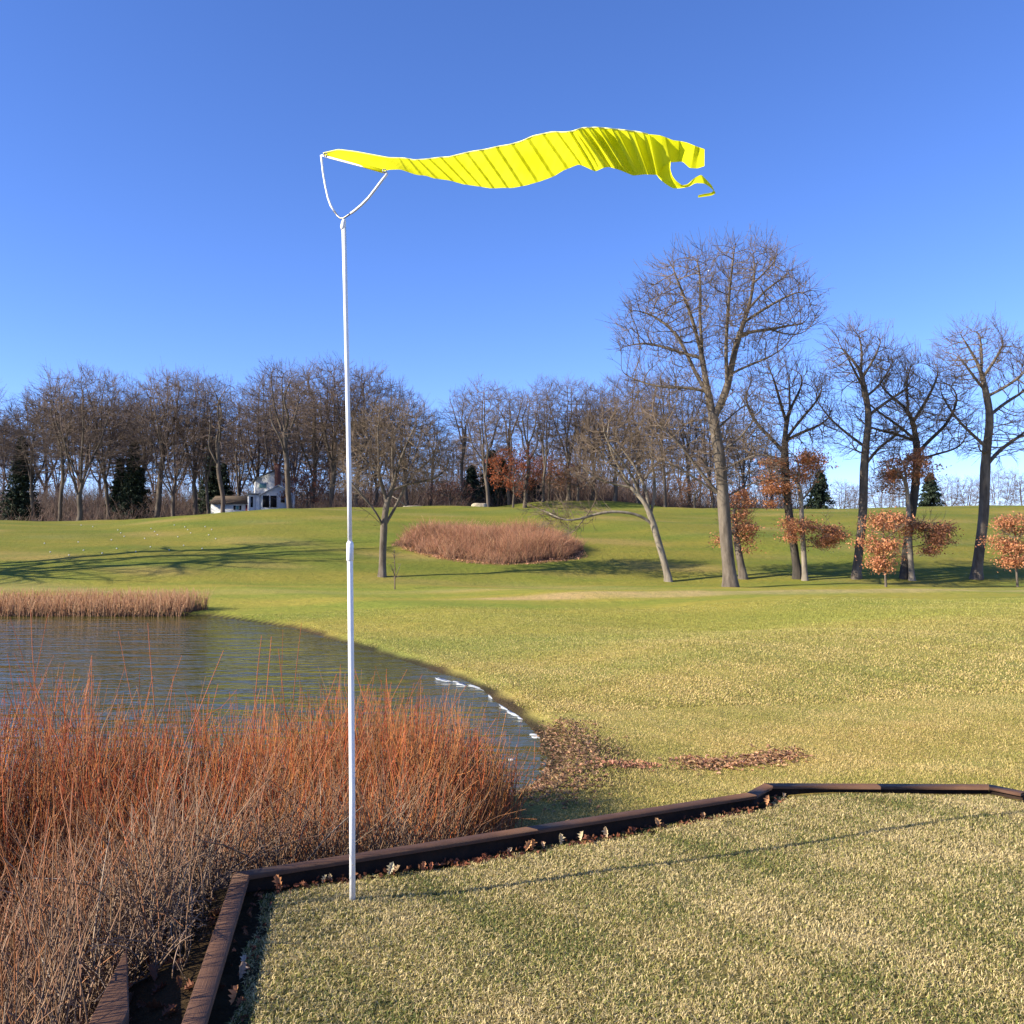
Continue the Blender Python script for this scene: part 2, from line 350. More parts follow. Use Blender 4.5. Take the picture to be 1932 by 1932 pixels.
def ground_colour(x, y):
    sp = poly_sd(pond, x, y)
    straw = np.array([.44, .355, .115]); field = np.array([.37, .335, .065]); hill = np.array([.225, .218, .040])
    def mix(c, d, t): return c + (np.asarray(d) - c) * np.clip(t, 0, 1)[..., None]
    c = np.broadcast_to(straw, x.shape + (3,)).copy()
    c = mix(c, field, sstep(16, 34, y)); c = mix(c, hill, sstep(46, 60, y))
    c = mix(c, [.42, .34, .13], .55 * sstep(.2, .8, wob(x, y, 5, 7)) * sstep(38, 48, y) * (1 - sstep(52, 60, y)))
    c = mix(c, hill * .8, .35 * sstep(.25, .9, wob(x, y, 13, 8)) * sstep(56, 62, y))
    # mown stripes on the slope
    c = mix(c, hill * np.array([1.35, 1.2, 1.25]), .30 * sstep(-.2, .6, np.sin(y / 2.6 + .05 * x)) * sstep(56, 62, y) * (1 - sstep(112, 115, y)))
    # tan path strip across the field
    pw_ = .10 + 1.5 * sstep(-6, 6, x) * (1 - .4 * sstep(12, 22, x)); pc = 39.0 + .35 * wob(x, y, 3.5, 2) + .06 * np.maximum(x, 0)
    c = mix(c, [.56, .40, .21], .9 * (1 - sstep(.4, 1.0, np.abs(y - pc) / pw_)) * sstep(-5, 0, x) * (.75 + .25 * wob(x, y, 1.1, 4)))
    c = mix(c, [.50, .38, .17], .5 * sstep(43, 45, y) * (1 - sstep(46, 48.5, y)) * (.7 + .5 * wob(x, y, 3, 5)))
    c = mix(c, [.36, .27, .10], .55 * sstep(.1, .8, wob(x * .5, y, 2.3, 9)) * sstep(50, 56, y))
    # wet dark edge of the pond, leaf stained bank
    c = mix(c, [.07, .05, .03], (1 - sstep(.0, .24, sp + .09 * wob(x, y, .35, 2))))
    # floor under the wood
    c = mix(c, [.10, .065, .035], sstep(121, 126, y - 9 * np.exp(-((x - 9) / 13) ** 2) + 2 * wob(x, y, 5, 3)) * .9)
    c = mix(c, [.24, .14, .06], sstep(107, 110, y) * (1 - sstep(-30, -22, x)) * sstep(-50, -42, x) * .8)
    ms = poly_sd(mulch, x, y); c = mix(c, [.30, .15, .08], 1 - sstep(-.3, .3, ms))
    tipd = np.hypot((x - .85) / .75, (y - 10.9) / 1.9)
    c = mix(c, [.075, .05, .028], (1 - sstep(.55, 1.15, tipd + .25 * wob(x, y, .5, 3))) * .95)
    # bank in front of the timber: leaf litter and dark soil
    ps = poly_sd(plat, x, y)
    bank = (1 - sstep(-1.0, .8, x - .0 + .25 * wob(x, y, .5))) * (1 - sstep(9, 10.5, y)) * (ps > .02)
    c = mix(c, [.085, .052, .03], bank)
    c = mix(c, [.23, .19, .075], (ps <= .02) * 1.0)
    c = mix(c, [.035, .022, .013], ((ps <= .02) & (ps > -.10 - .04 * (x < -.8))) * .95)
    return c
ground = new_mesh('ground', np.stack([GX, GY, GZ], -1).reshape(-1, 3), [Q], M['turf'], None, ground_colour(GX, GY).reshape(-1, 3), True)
tag(ground, kind='structure')
# water: one sheet under the banks
wp = np.array([(-90, -6), (3.2, -6), (3.2, 45), (-90, 45)])
gx = np.linspace(-90, 3.2, 12); gy = np.linspace(3.0, 42, 12)
WX, WY = np.meshgrid(gx, gy); WI = np.arange(144).reshape(12, 12)
tag(new_mesh('pond_water', np.stack([WX, WY, np.full_like(WX, WATER)], -1).reshape(-1, 3),
    [np.stack([WI[:-1, :-1], WI[:-1, 1:], WI[1:, 1:], WI[1:, :-1]], -1).reshape(-1, 4)], M['water']), kind='structure')

# ---------------------------------------------------------------- trees
def grow(P, par, A, step, kill, infl, iters, r, trop=(0, 0, .06), jit=.18):
    P = list(P); par = list(par); child = [0] * len(P)
    for p in par:
        if p >= 0: child[p] += 1
    PA = np.array(P); A = np.array(A)
    nd = np.full(len(A), 1e9); ni = np.zeros(len(A), int)
    def upd(new, off):
        nonlocal nd, ni
        for s in range(0, len(new), 400):
            blk = new[s:s + 400]
            d = np.linalg.norm(A[:, None] - blk[None], axis=2); k = d.argmin(1); dm = d[np.arange(len(A)), k]
            b = dm < nd; nd = np.where(b, dm, nd); ni = np.where(b, k + off + s, ni)
    upd(PA, 0); keep = nd > kill; A, nd, ni = A[keep], nd[keep], ni[keep]
    lastdir = {}
    for it in range(iters):
        if len(A) == 0: break
        mk = nd < infl
        if not mk.any(): break
        PA = np.array(P); acc = np.zeros_like(PA); d = A[mk] - PA[ni[mk]]; d /= np.linalg.norm(d, axis=1, keepdims=True) + 1e-9
        np.add.at(acc, ni[mk], d); idx = np.unique(ni[mk])
        v = acc[idx]; v /= np.linalg.norm(v, axis=1, keepdims=True) + 1e-9
        v = v + r.normal(0, jit, v.shape) + np.array(trop); v /= np.linalg.norm(v, axis=1, keepdims=True)
        new = []; off = len(P)
        for i, vv in zip(idx, v):
            if child[i] >= 3: continue
            ld = lastdir.get(i)
            if ld is not None and np.dot(ld, vv) > .94: continue
            lastdir[i] = vv; child[i] += 1; P.append(PA[i] + vv * step); par.append(int(i)); child.append(0); new.append(P[-1])
        if not new: break
        upd(np.array(new), off); keep = nd > kill; A, nd, ni = A[keep], nd[keep], ni[keep]
    return np.array(P), np.array(par)
def skeleton(limbs, step, r, wig=.035):
    """limbs: list of (N,3) polylines; each later one starts at the nearest existing node"""
    P = []; par = []
    for li, L in enumerate(limbs):
        L = np.asarray(L, float)
        seg = np.linalg.norm(np.diff(L, axis=0), axis=1); s = np.concatenate([[0], np.cumsum(seg)])
        n = max(2, int(round(s[-1] / step)) + 1); q = np.linspace(0, s[-1], n)
        # smooth the corners
        pts = np.stack([np.interp(q, s, L[:, k]) for k in range(3)], 1)
        if n > 4:
            for _ in range(2): pts[1:-1] = .25 * pts[:-2] + .5 * pts[1:-1] + .25 * pts[2:]
        pts[1:] += r.normal(0, wig * step, (n - 1, 3))
        if li == 0: prev = -1; start = 0
        else:
            prev = int(np.linalg.norm(np.array(P) - pts[0], axis=1).argmin()); start = 1
            off = P[prev] - pts[0]; w = np.linspace(1, 0, n)[:, None]; pts = pts + off * w
        for k in range(start, n):
            P.append(pts[k]); par.append(prev); prev = len(P) - 1
    return np.array(P), np.array(par)
def relax(P, par, it=2):
    n_ = np.ones(len(P)); ch = np.full(len(P), -1)
    for i in range(len(P) - 1, 0, -1): n_[par[i]] += n_[i]
    for i in range(1, len(P)):
        if ch[par[i]] < 0 or n_[i] > n_[ch[par[i]]]: ch[par[i]] = i
    ok = (par >= 0) & (ch >= 0)
    for _ in range(it):
        Q = P.copy(); Q[ok] = .5 * P[ok] + .25 * P[par[ok]] + .25 * P[ch[ok]]; P = Q
    return P
def radii(P, par, rbase, rtip, n=1.95):
    a = np.full(len(P), rtip ** n); order = range(len(P) - 1, 0, -1)
    for i in order:
        if par[i] >= 0: a[par[i]] += a[i]
    a = a ** (1 / n); return rtip + (a - rtip) * (rbase - rtip) / (a[0] - rtip)
def make_tree_meshes(root, P, par, rad, m_trunk, m_twig, r, thr, flare=1.5, ntw=1.4, twl=.7, twr=.009, sides_trunk=12, sub=2):
    ch = [[] for _ in P]
    for i, p in enumerate(par):
        if p >= 0: ch[p].append(i)
    chains = []; stack = [(-1, 0)]
    while stack:
        p, i = stack.pop(); c = [p, i] if p >= 0 else [i]
        while ch[i]:
            k = sorted(ch[i], key=lambda j: -rad[j])
            for o in k[1:]: stack.append((i, o))
            i = k[0]; c.append(i)
        if len(c) > 1: chains.append((c, p >= 0))
    tk = Buf(); cr = Buf(); groups = {}
    for c, side in chains:
        R = rad[c].copy()
        if side: R[0] = min(R[0], R[1] * 1.25)
        if R.max() > thr:
            Pc = P[c].copy()
            if not side:                                    # root flare with buttresses
                zz = Pc[:, 2] - Pc[0, 2]; R = R * (1 + (flare - 1) * np.exp(-zz / (rad[0] * 1.3)))
                Pc[0, 2] -= .3
            n = len(c); k = int(np.argmax(R < thr * .6)) if (R < thr * .6).any() else n
            k = max(2, k)
            V, Q, _ = tubes(Pc[None, :k], R[None, :k], sides_trunk)
            if not side:
                a = np.arange(sides_trunk) * 2 * np.pi / sides_trunk; VV = V.reshape(k, sides_trunk, 3); cen = Pc[:k, None]
                f = 1 + .16 * np.sin(a * 3 + 1)[None] * np.exp(-(Pc[:k, 2] - Pc[0, 2]) / (rad[0] * 2.5))[:, None]; V = (cen + (VV - cen) * f[..., None]).reshape(-1, 3)
            tk.add(V, Q)
            if k < n: groups.setdefault(n - k + 1, []).append((P[c[k - 1:]], R[k - 1:]))
        else: groups.setdefault(len(c), []).append((P[c], R))
    for K, L in groups.items():
        V, Q, _ = tubes(np.array([l[0] for l in L]), np.array([l[1] for l in L]), 5 if K > 8 else 4); cr.add(V, Q)
    thin = np.where((rad < .05) & (par >= 0))[0]
    cnt = r.poisson(ntw, len(thin)); ids = np.repeat(thin, cnt); n = len(ids)
    cen = np.array([P[thin, 0].mean(), P[thin, 1].mean(), np.percentile(P[thin, 2], 12)])
    def spray(b, d, ln, r0, r1, up):
        m_ = len(b); bend = r.normal(0, .12, (m_, 3)) * ln; bend[:, 2] += up * ln[:, 0]
        t = np.linspace(0, 1, 4)[None, :, None]
        TP = b[:, None] + d[:, None] * ln[:, None] * t + bend[:, None] * t * t
        rr = (r0 + (r1 - r0) * np.linspace(0, 1, 4))[None] * np.ones((m_, 1))
        V, Q, _ = tubes(TP, rr, 3); cr.add(V, Q); return TP
    if n:
        o = P[ids] - cen; o /= np.linalg.norm(o, axis=1, keepdims=True) + 1e-9
        d = P[ids] - P[par[ids]]; d /= np.linalg.norm(d, axis=1, keepdims=True) + 1e-9
        d = d * .75 + o * .55 + r.normal(0, .36, (n, 3)); d /= np.linalg.norm(d, axis=1, keepdims=True)
        TP = spray(P[ids], d, twl * r.uniform(.45, 1.35, n)[:, None], twr * 1.25, twr * .6, .12)
        if sub:
            sel = np.repeat(np.arange(n), sub); q = r.integers(1, 3, len(sel)); b2 = TP[sel, q]
            d2 = TP[sel, 3] - TP[sel, 0]; d2 /= np.linalg.norm(d2, axis=1, keepdims=True); d2 = d2 + r.normal(0, .45, d2.shape); d2 /= np.linalg.norm(d2, axis=1, keepdims=True)
            spray(b2, d2, twl * .55 * r.uniform(.4, 1.2, len(sel))[:, None], twr * .85, twr * .5, .1)
        tips = TP[:, 2]
    else: tips = P
    t = tk.build('trunk', m_trunk, root, True); c = cr.build('crown', m_twig, root)
    return tips
def leaf_cards(centers, size, cols, r, jitter=.15):
    n = len(centers); a = r.normal(0, 1, (n, 3)); a /= np.linalg.norm(a, axis=1, keepdims=True)
    b = np.cross(a, r.normal(0, 1, (n, 3))); b /= np.linalg.norm(b, axis=1, keepdims=True)
    s = size * r.uniform(.6, 1.3, n)[:, None]; c = centers + r.normal(0, jitter, (n, 3)); nn = np.cross(a, b)
    V = np.stack([c - a * s, c + b * s * .45 + nn * s * .15, c + a * s, c - b * s * .45 + nn * s * .15], 1).reshape(-1, 3)
    Q = np.arange(4 * n).reshape(n, 4)
    return V, Q, np.repeat(cols, 4, axis=0)
def in_poly(poly, x, y): return poly_sd(poly, x, y) < 0
Z3 = lambda u, w: (1132 + .414 * u, 424.5 + .414 * w)
Z2 = lambda u, w: (613.2 + .3418 * u, 613.2 + .3418 * w)
def authored(name, label, cat, base, conv, depth, limbs, envs, rbase, natt, seed, mats, step=.34, kill=.42, thr=.07, group=None, deep=.8, twl=.9, ntw=1.3, jit=.13, leaf=None):
    r = np.random.default_rng(seed)
    bv = conv(*base); B = on_ground(bv[0], bv[1]); depth = B[1]; B[2] = float(ground_z(B[0], B[1])); k = depth / F; print('tree', [round(float(q), 2) for q in B])
    def loc(u, w, d=0.0):
        v = conv(u, w); return ((v[0] - bv[0]) * k, d, (bv[1] - v[1]) * k)
    L = []
    for li, l in enumerate(limbs):
        dm = 0 if li == 0 else r.uniform(-1, 1) * 2.2
        n = len(l); L.append([loc(u, w, (dm * (i / max(1, n - 1)) if li else .12 * math.sin(i))) for i, (u, w) in enumerate(l)])
    P, par = skeleton(L, step * 1.15, r)
    A = []
    for env, share in envs:
        poly = [loc(u, w)[::2] for u, w in env]; pa = np.array(poly); lo, hi = pa.min(0), pa.max(0)
        zs = np.linspace(lo[1], hi[1], 60); xx = np.linspace(lo[0], hi[0], 120); XX, ZZ = np.meshgrid(xx, zs); ins = in_poly(poly, XX, ZZ)
        xm = np.array([[xx[row].min(), xx[row].max()] if row.any() else [0, 0] for row in ins])
        pts = r.uniform(lo, hi, (int(natt * share * 4), 2)); pts = pts[in_poly(poly, pts[:, 0], pts[:, 1])][:int(natt * share)]
        x0 = np.interp(pts[:, 1], zs, xm[:, 0]); x1 = np.interp(pts[:, 1], zs, xm[:, 1]); hw = (x1 - x0) / 2 + .01; q = (pts[:, 0] - (x0 + x1) / 2) / hw
        dep = hw * np.sqrt(np.clip(1 - q * q, .05, 1)) * deep * r.uniform(-1, 1, len(pts)); A.append(np.stack([pts[:, 0], dep, pts[:, 1]], 1))
    A = np.vstack(A)
    P, par = grow(P, par, A, step, kill, 6.0, 70, r, jit=jit)
    P = relax(P, par, 5); rad = radii(P, par, rbase, .011, 2.0)
    root = empty(name, B, label, cat, group)
    tips = make_tree_meshes(root, P, par, rad, mats[0], mats[1], r, thr, twl=twl, ntw=ntw)
    if leaf:
        C = []
        for (u, w, ru, rw, n) in leaf:
            c = loc(u, w); R1, R2 = ru * .414 * k, rw * .414 * k
            e3 = np.array([R1, R1 * .9, R2]); q = np.linalg.norm((tips - np.array(c)) / e3, axis=1); cand = tips[q < r.uniform(.85, 1.3, len(q))]
            a = r.normal(0, 1, (30, 3)); a /= np.linalg.norm(a, axis=1, keepdims=True); extra = np.array(c) + a * r.uniform(.3, 1.3, (30, 1)) * e3
            cand = np.vstack([cand, extra]); w_ = r.exponential(1, len(cand)) ** 1.6; w_ /= w_.sum()
            C.append(cand[r.choice(len(cand), int(n * 1.25), p=w_)] + r.normal(0, .20, (int(n * 1.25), 3)) * np.array([1.4, 1.4, .6]))
        C = np.vstack(C); base_c = np.array([.56, .25, .12]); cols = base_c * r.uniform(.55, 1.35, (len(C), 1)) * np.array([1, 1, 1]) + r.uniform(-.02, .03, (len(C), 3)) * np.array([1, 1, .5])
        V, Q, c = leaf_cards(C, .075, np.clip(cols, .01, 1), r, .05)
        new_mesh('foliage', V, [Q], M['leaf'], root, c)
    return root
G_FIELD = 'bare trees standing along the foot of the grassy slope'
# tall central elm-shaped tree
treeA = authored('bare_tree', 'tallest bare tree with pale flared trunk and wide vase crown, right of the windsock', 'tree', (597, 1650), Z3, 54.0,
    [[(597, 1650), (585, 1500), (575, 1380), (563, 1220), (552, 1100), (538, 980), (520, 880), (505, 780), (482, 650), (470, 500), (462, 380), (470, 250), (455, 140)],
     [(522, 880), (570, 800), (600, 700), (620, 580), (648, 490), (690, 380), (715, 270), (725, 130)],
     [(505, 780), (460, 680), (430, 600), (395, 500), (330, 410), (240, 350), (150, 330)],
     [(440, 620), (400, 430), (350, 300), (300, 190)],
     [(470, 590), (420, 570), (360, 545), (280, 510), (180, 490), (95, 540)],
     [(565, 1240), (500, 1170), (430, 1090), (390, 1030), (330, 960), (230, 905)],
     [(540, 1210), (470, 1170), (390, 1120), (320, 1075), (230, 1080)],
     [(495, 760), (430, 735), (350, 728), (280, 730), (190, 690), (110, 650)],
     [(605, 690), (680, 640), (760, 620), (840, 570)],
     [(650, 490), (720, 465), (800, 465), (880, 495), (940, 500)],
     [(665, 450), (740, 400), (830, 350), (930, 310)],
     [(800, 465), (900, 430), (1010, 430)],
     [(572, 1235), (620, 1205), (680, 1180), (740, 1150), (850, 1150)],
     [(548, 1030), (610, 1010), (655, 960), (690, 900), (760, 830)],
     [(530, 930), (590, 870), (650, 830), (720, 790)],
     [(560, 1120), (620, 1080), (700, 1045), (760, 1040)],
     [(575, 1340), (610, 1290), (640, 1260)],
     [(715, 270), (780, 200), (830, 130)], [(690, 380), (760, 290), (880, 210)], [(545, 730), (545, 560), (560, 400), (580, 250), (600, 110)]],
    [([(75, 560), (90, 420), (150, 325), (255, 215), (330, 140), (450, 105), (560, 110), (620, 70), (750, 70), (830, 110), (900, 220), (960, 240), (950, 310), (1020, 400), (1010, 460), (940, 510), (850, 590), (760, 660), (660, 690), (420, 650), (200, 570)], .68),
     ([(180, 600), (420, 650), (700, 700), (740, 800), (790, 900), (780, 1040), (860, 1150), (700, 1180), (600, 1200), (500, 1190), (380, 1160), (230, 1090), (200, 900), (130, 700)], .32)],
    .34, 4600, 1, (M['bark'], M['twig']), group=None, twl=1.0, ntw=1.0, kill=.36, step=.32)
treeB = authored('bare_tree', 'leaning bare tree with pale trunk and one low limb arching left over the slope', 'tree', (1900, 1416), Z2, 56.0,
    [[(1900, 1416), (1880, 1330), (1850, 1220), (1822, 1130), (1800, 1050), (1765, 970), (1720, 920), (1680, 895), (1630, 878), (1570, 880), (1510, 850)],
     [(1815, 1115), (1775, 1070), (1730, 1045), (1665, 1042), (1590, 1032), (1510, 1040), (1425, 1075), (1340, 1092), (1250, 1080), (1180, 1010)],
     [(1420, 1078), (1380, 1120), (1365, 1160)], [(1290, 1092), (1260, 1060), (1160, 1000), (1100, 1020)], [(1430, 1070), (1480, 990), (1510, 930), (1430, 870)],
     [(1790, 1020), (1785, 930), (1755, 850), (1700, 740), (1640, 680), (1600, 600)],
     [(1800, 1040), (1830, 950), (1835, 840), (1810, 700), (1830, 560)],
     [(1740, 940), (1700, 830), (1620, 740), (1540, 640), (1500, 540)],
     [(1680, 895), (1590, 790), (1510, 720), (1440, 640)], [(1600, 880), (1500, 860), (1430, 800), (1380, 780)], [(1755, 850), (1830, 760), (1900, 690)], [(1690, 900), (1640, 800), (1580, 700), (1560, 560)]],
    [([(1400, 880), (1360, 780), (1400, 640), (1470, 520), (1560, 440), (1680, 400), (1800, 440), (1890, 520), (1960, 640), (1950, 800), (1860, 880), (1700, 860), (1560, 880)], .88),
     ([(1120, 960), (1500, 1000), (1600, 1020), (1500, 1090), (1380, 1170), (1200, 1110)], .12)],
    .20, 2800, 2, (M['bark_pale'], M['twig']), kill=.34, step=.3, twl=.85, thr=.05, deep=.75)
treeC = authored('bare_tree', 'short forked bare tree with dense twiggy crown just right of the white pole', 'tree', (317, 1390), Z2, 56.0,
    [[(317, 1390), (316, 1300), (318, 1200), (322, 1120), (330, 1050), (340, 970), (320, 890), (280, 800), (250, 700), (230, 600)],
     [(320, 1120), (300, 1060), (260, 1000), (200, 930), (140, 850), (110, 780)], [(318, 1110), (280, 1060), (220, 1010), (170, 990)],
     [(325, 1110), (360, 1040), (400, 970), (425, 890), (470, 820), (550, 745), (620, 700)],
     [(335, 990), (380, 900), (370, 800), (360, 700), (380, 560)], [(425, 890), (440, 780), (480, 660), (520, 560)], [(280, 800), (200, 730), (150, 640)], [(410, 930), (500, 880), (600, 870), (680, 800)], [(340, 960), (300, 850), (310, 700), (300, 520)]],
    [([(100, 900), (90, 740), (120, 600), (180, 500), (280, 440), (400, 430), (520, 470), (630, 560), (700, 660), (720, 760), (680, 850), (600, 880), (480, 900), (330, 880), (200, 930)], 1)],
    .215, 2600, 3, (M['bark_dark'] if 0 else M['bark'], M['twig']), kill=.28, step=.26, twl=.75, ntw=1.25, thr=.05)
treeD_spec = dict(limbs=[[(1165, 1612), (1180, 1520), (1195, 1420), (1205, 1300), (1208, 1100), (1218, 980), (1240, 870), (1232, 800), (1215, 730), (1210, 600), (1200, 480)],
     [(1210, 1100), (1250, 1060), (1300, 1010), (1370, 970), (1460, 900)], [(1243, 868), (1285, 830), (1340, 790), (1420, 745), (1470, 690)],
     [(1207, 1000), (1160, 950), (1100, 890), (1050, 800), (1025, 740)], [(1218, 760), (1150, 690), (1080, 600)], [(1225, 780), (1290, 740), (1340, 660)], [(1212, 680), (1260, 600), (1290, 520)], [(1212, 650), (1150, 560), (1110, 500)], [(1208, 1050), (1150, 1040), (1110, 1020)]],
    envs=[([(1030, 620), (1055, 520), (1110, 460), (1180, 440), (1270, 465), (1340, 520), (1400, 600), (1430, 700), (1330, 760), (1240, 760), (1130, 740), (1060, 690)], .72),
     ([(1010, 740), (1060, 740), (1130, 880), (1200, 980), (1230, 1000), (1300, 900), (1430, 740), (1520, 800), (1500, 950), (1380, 1040), (1280, 1060), (1100, 1040), (1040, 880)], .28)])
treeD = authored('bare_tree', 'bare tree with dark curved trunk and small fan crown, left of the russet sapling', 'tree', (1165, 1612), Z3, 57.0, treeD_spec['limbs'], treeD_spec['envs'],
    .25, 2600, 4, (M['bark'], M['twig']), twl=.95)
Z3b = lambda u, w: (Z3(1165 + 548 + (u - 1165) * 1.12, w))
treeE = authored('bare_tree', 'large bare tree with thick dark curved trunk nearest the right edge of the picture', 'tree', (1165, 1612), Z3b, 57.0, treeD_spec['limbs'], treeD_spec['envs'],
    .29, 2700, 5, (M['bark'], M['twig']), twl=1.0)
F_spec = dict(limbs=[[(902, 1612), (892, 1500), (875, 1380), (860, 1280), (850, 1150), (845, 1030), (850, 930), (870, 840), (880, 720)],
     [(850, 1040), (800, 970), (740, 930), (690, 850), (660, 760)], [(852, 980), (900, 900), (960, 840), (1020, 760)], [(850, 1000), (920, 950), (1000, 930), (1060, 870)], [(860, 900), (820, 800), (790, 700)], [(850, 1080), (780, 1040), (720, 1040), (680, 1000)], [(870, 840), (930, 760), (960, 680)]],
    envs=[([(640, 1000), (630, 820), (680, 680), (760, 600), (860, 590), (960, 630), (1050, 720), (1090, 850), (1060, 980), (960, 1040), (860, 1000), (740, 1060)], 1)])
treeF = authored('bare_tree', 'bare tree with near-black leaning trunk and broad dark crown behind the russet oak', 'tree', (902, 1612), Z3, 60.0, F_spec['limbs'], F_spec['envs'], .24, 2600, 6, (M['bark_dark'], M['twig']), twl=1.0)
Z3c = lambda u, w: (Z3(1385 - (u - 902) * 1.2, w))
treeF2 = authored('bare_tree', 'bare tree with near-black trunk and wide crown between the two curved-trunk trees', 'tree', (902, 1612), Z3c, 61.0, F_spec['limbs'], F_spec['envs'], .24, 2300, 7, (M['bark_dark'], M['twig']), twl=1.0)
G_spec = dict(limbs=[[(935, 1620), (932, 1500), (928, 1380), (922, 1250), (918, 1120), (900, 1050), (890, 960)], [(922, 1250), (980, 1180), (1010, 1100)], [(918, 1180), (860, 1120), (800, 1090)], [(928, 1380), (990, 1380), (1060, 1400)], [(928, 1360), (880, 1350), (850, 1370)]],
    envs=[([(760, 1240), (740, 1120), (800, 1040), (900, 1030), (1010, 1060), (1030, 1130), (960, 1200), (860, 1250)], .6), ([(850, 1360), (950, 1350), (1060, 1350), (1090, 1410), (1040, 1480), (940, 1460)], .4)])
G_OAK = 'young oaks holding russet dead leaves at the foot of the slope'
oakG = authored('oak_tree', 'slim pale oak with russet leaves in two tiers, left one of the matching pair', 'oak tree', (935, 1620), Z3, 55.0, G_spec['limbs'], G_spec['envs'], .16, 1000, 8, (M['bark_pale'], M['twig']), kill=.4,
    leaf=[(800, 1160, 75, 95, 2300), (955, 1095, 80, 70, 2200), (895, 1385, 65, 50, 1300), (1030, 1415, 75, 65, 2400)], group=G_OAK)
Z3d = lambda u, w: (Z3(u + 487, w))
oakG2 = authored('oak_tree', 'slim pale oak with russet leaves in two tiers, right one of the matching pair', 'oak tree', (935, 1620), Z3d, 55.5, G_spec['limbs'], G_spec['envs'], .16, 1000, 9, (M['bark_pale'], M['twig']), kill=.4,
    leaf=[(840, 1150, 50, 85, 1300), (955, 1095, 90, 75, 2400), (895, 1385, 65, 50, 1200), (1045, 1415, 85, 68, 2500)], group=G_OAK)
oakH = authored('oak_tree', 'oak with a slanted trunk and russet leaves half hidden behind the tallest tree', 'oak tree', (655, 1612), Z3, 59.0,
    [[(655, 1612), (640, 1520), (625, 1430), (610, 1330), (600, 1240)], [(625, 1440), (650, 1380), (670, 1300)], [(620, 1400), (560, 1380), (540, 1410)]],
    [([(560, 1450), (560, 1350), (600, 1220), (660, 1200), (695, 1300), (690, 1430)], 1)], .22, 600, 10, (M['bark'], M['twig']), leaf=[(640, 1300, 45, 90, 1500), (660, 1420, 40, 50, 1200), (545, 1430, 22, 30, 200)], group=G_OAK)
def sapling(conv, seed, label):
    return authored('oak_tree', label, 'oak tree', (1303, 1650), conv, 50.0, [[(1303, 1650), (1303, 1560), (1300, 1450), (1296, 1340)], [(1302, 1540), (1340, 1480)], [(1302, 1520), (1250, 1450)], [(1300, 1430), (1250, 1370)], [(1300, 1430), (1345, 1370)]],
        [([(1225, 1330), (1350, 1320), (1370, 1420), (1350, 1540), (1240, 1560), (1225, 1440)], 1)], .06, 420, seed, (M['bark'], M['twig']), kill=.25, step=.2, thr=.03, twl=.35,
        leaf=[(1297, 1355, 72, 40, 1100), (1300, 1470, 62, 34, 950), (1290, 1535, 58, 28, 850), (1230, 1440, 30, 22, 150), (1180, 1440, 26, 18, 90)], group=G_OAK)
sapling(Z3, 12, 'small russet-leaved oak sapling under the curved trunk left of the right-hand pair')
Z3e = lambda u, w: (Z3(u + 600, w))
sapling(Z3e, 13, 'small russet-leaved oak sapling at the right edge of the picture')
# thin whip of a sapling beside the forked tree
whip = authored('sapling', 'very thin leafless sapling standing right of the short forked tree', 'sapling', (385, 1460), Z2, 47.0, [[(385, 1460), (384, 1380), (380, 1240)], [(384, 1400), (395, 1330)], [(383, 1380), (370, 1320)]],
    [([(360, 1240), (400, 1240), (405, 1430), (365, 1430)], 1)], .035, 50, 14, (M['twig'], M['twig']), kill=.2, step=.15, thr=.02, twl=.25, ntw=.6)
# two trees outside the left edge whose shadows lie on the slope
def multi_stem(x, y, h, seed, label, stems3):
    r = np.random.default_rng(seed); z = float(ground_z(x, y)); L = [[(0, 0, 0), (0, 0, h * .06), (.2, .1, h * .3), (.5, .6, h * .55), (1.2, 1.0, h * .8), (1.0, 1.5, h * .98)]]
    for (a, b, t) in stems3: L.append([(0, 0, h * .06), (a * .35, b * .35, h * .25), (a * .7, b * .7, h * .5), (a, b, h * t)])
    for k in range(15):
        src = L[r.integers(0, 1 + len(stems3))]; p = np.array(src[-2]) * .8 + np.array(src[-1]) * .2; q = r.normal(0, 1, 3) * np.array([3.0, 3.6, .9]); L.append([p, p + q * .5 + [0, 0, 1.2], p + q + [0, 0, 3.2]])
    P, par = skeleton(L, .45, r, .08); a = r.normal(0, 1, (520, 3)); a /= np.linalg.norm(a, axis=1, keepdims=True); a *= r.uniform(0, 1, (520, 1)) ** .4
    P, par = grow(P, par, a * np.array([5.5, 7, h * .34]) + np.array([.4, .6, h * .68]), .45, .6, 6, 40, r, jit=.15); P = relax(P, par)
    rad = radii(P, par, .42, .02, 2.6); root = empty('bare_tree', (x, y, z), label, 'tree'); make_tree_meshes(root, P, par, rad, M['bark'], M['twig'], r, .07, ntw=.35, twl=.8, sub=1); return root
multi_stem(-41.5, 58.0, 19.0, 91, 'many-stemmed bare tree beyond the left edge casting its branching shadow across the slope', [(2.6, 5.0, .8), (-2.0, 3.4, .85), (1.8, -4.0, .75), (2.2, 1.0, .9)])
multi_stem(-52, 51.0, 19.0, 92, 'bare tree farther beyond the left edge casting the faint long shadow', [(1.0, .6, .7)])
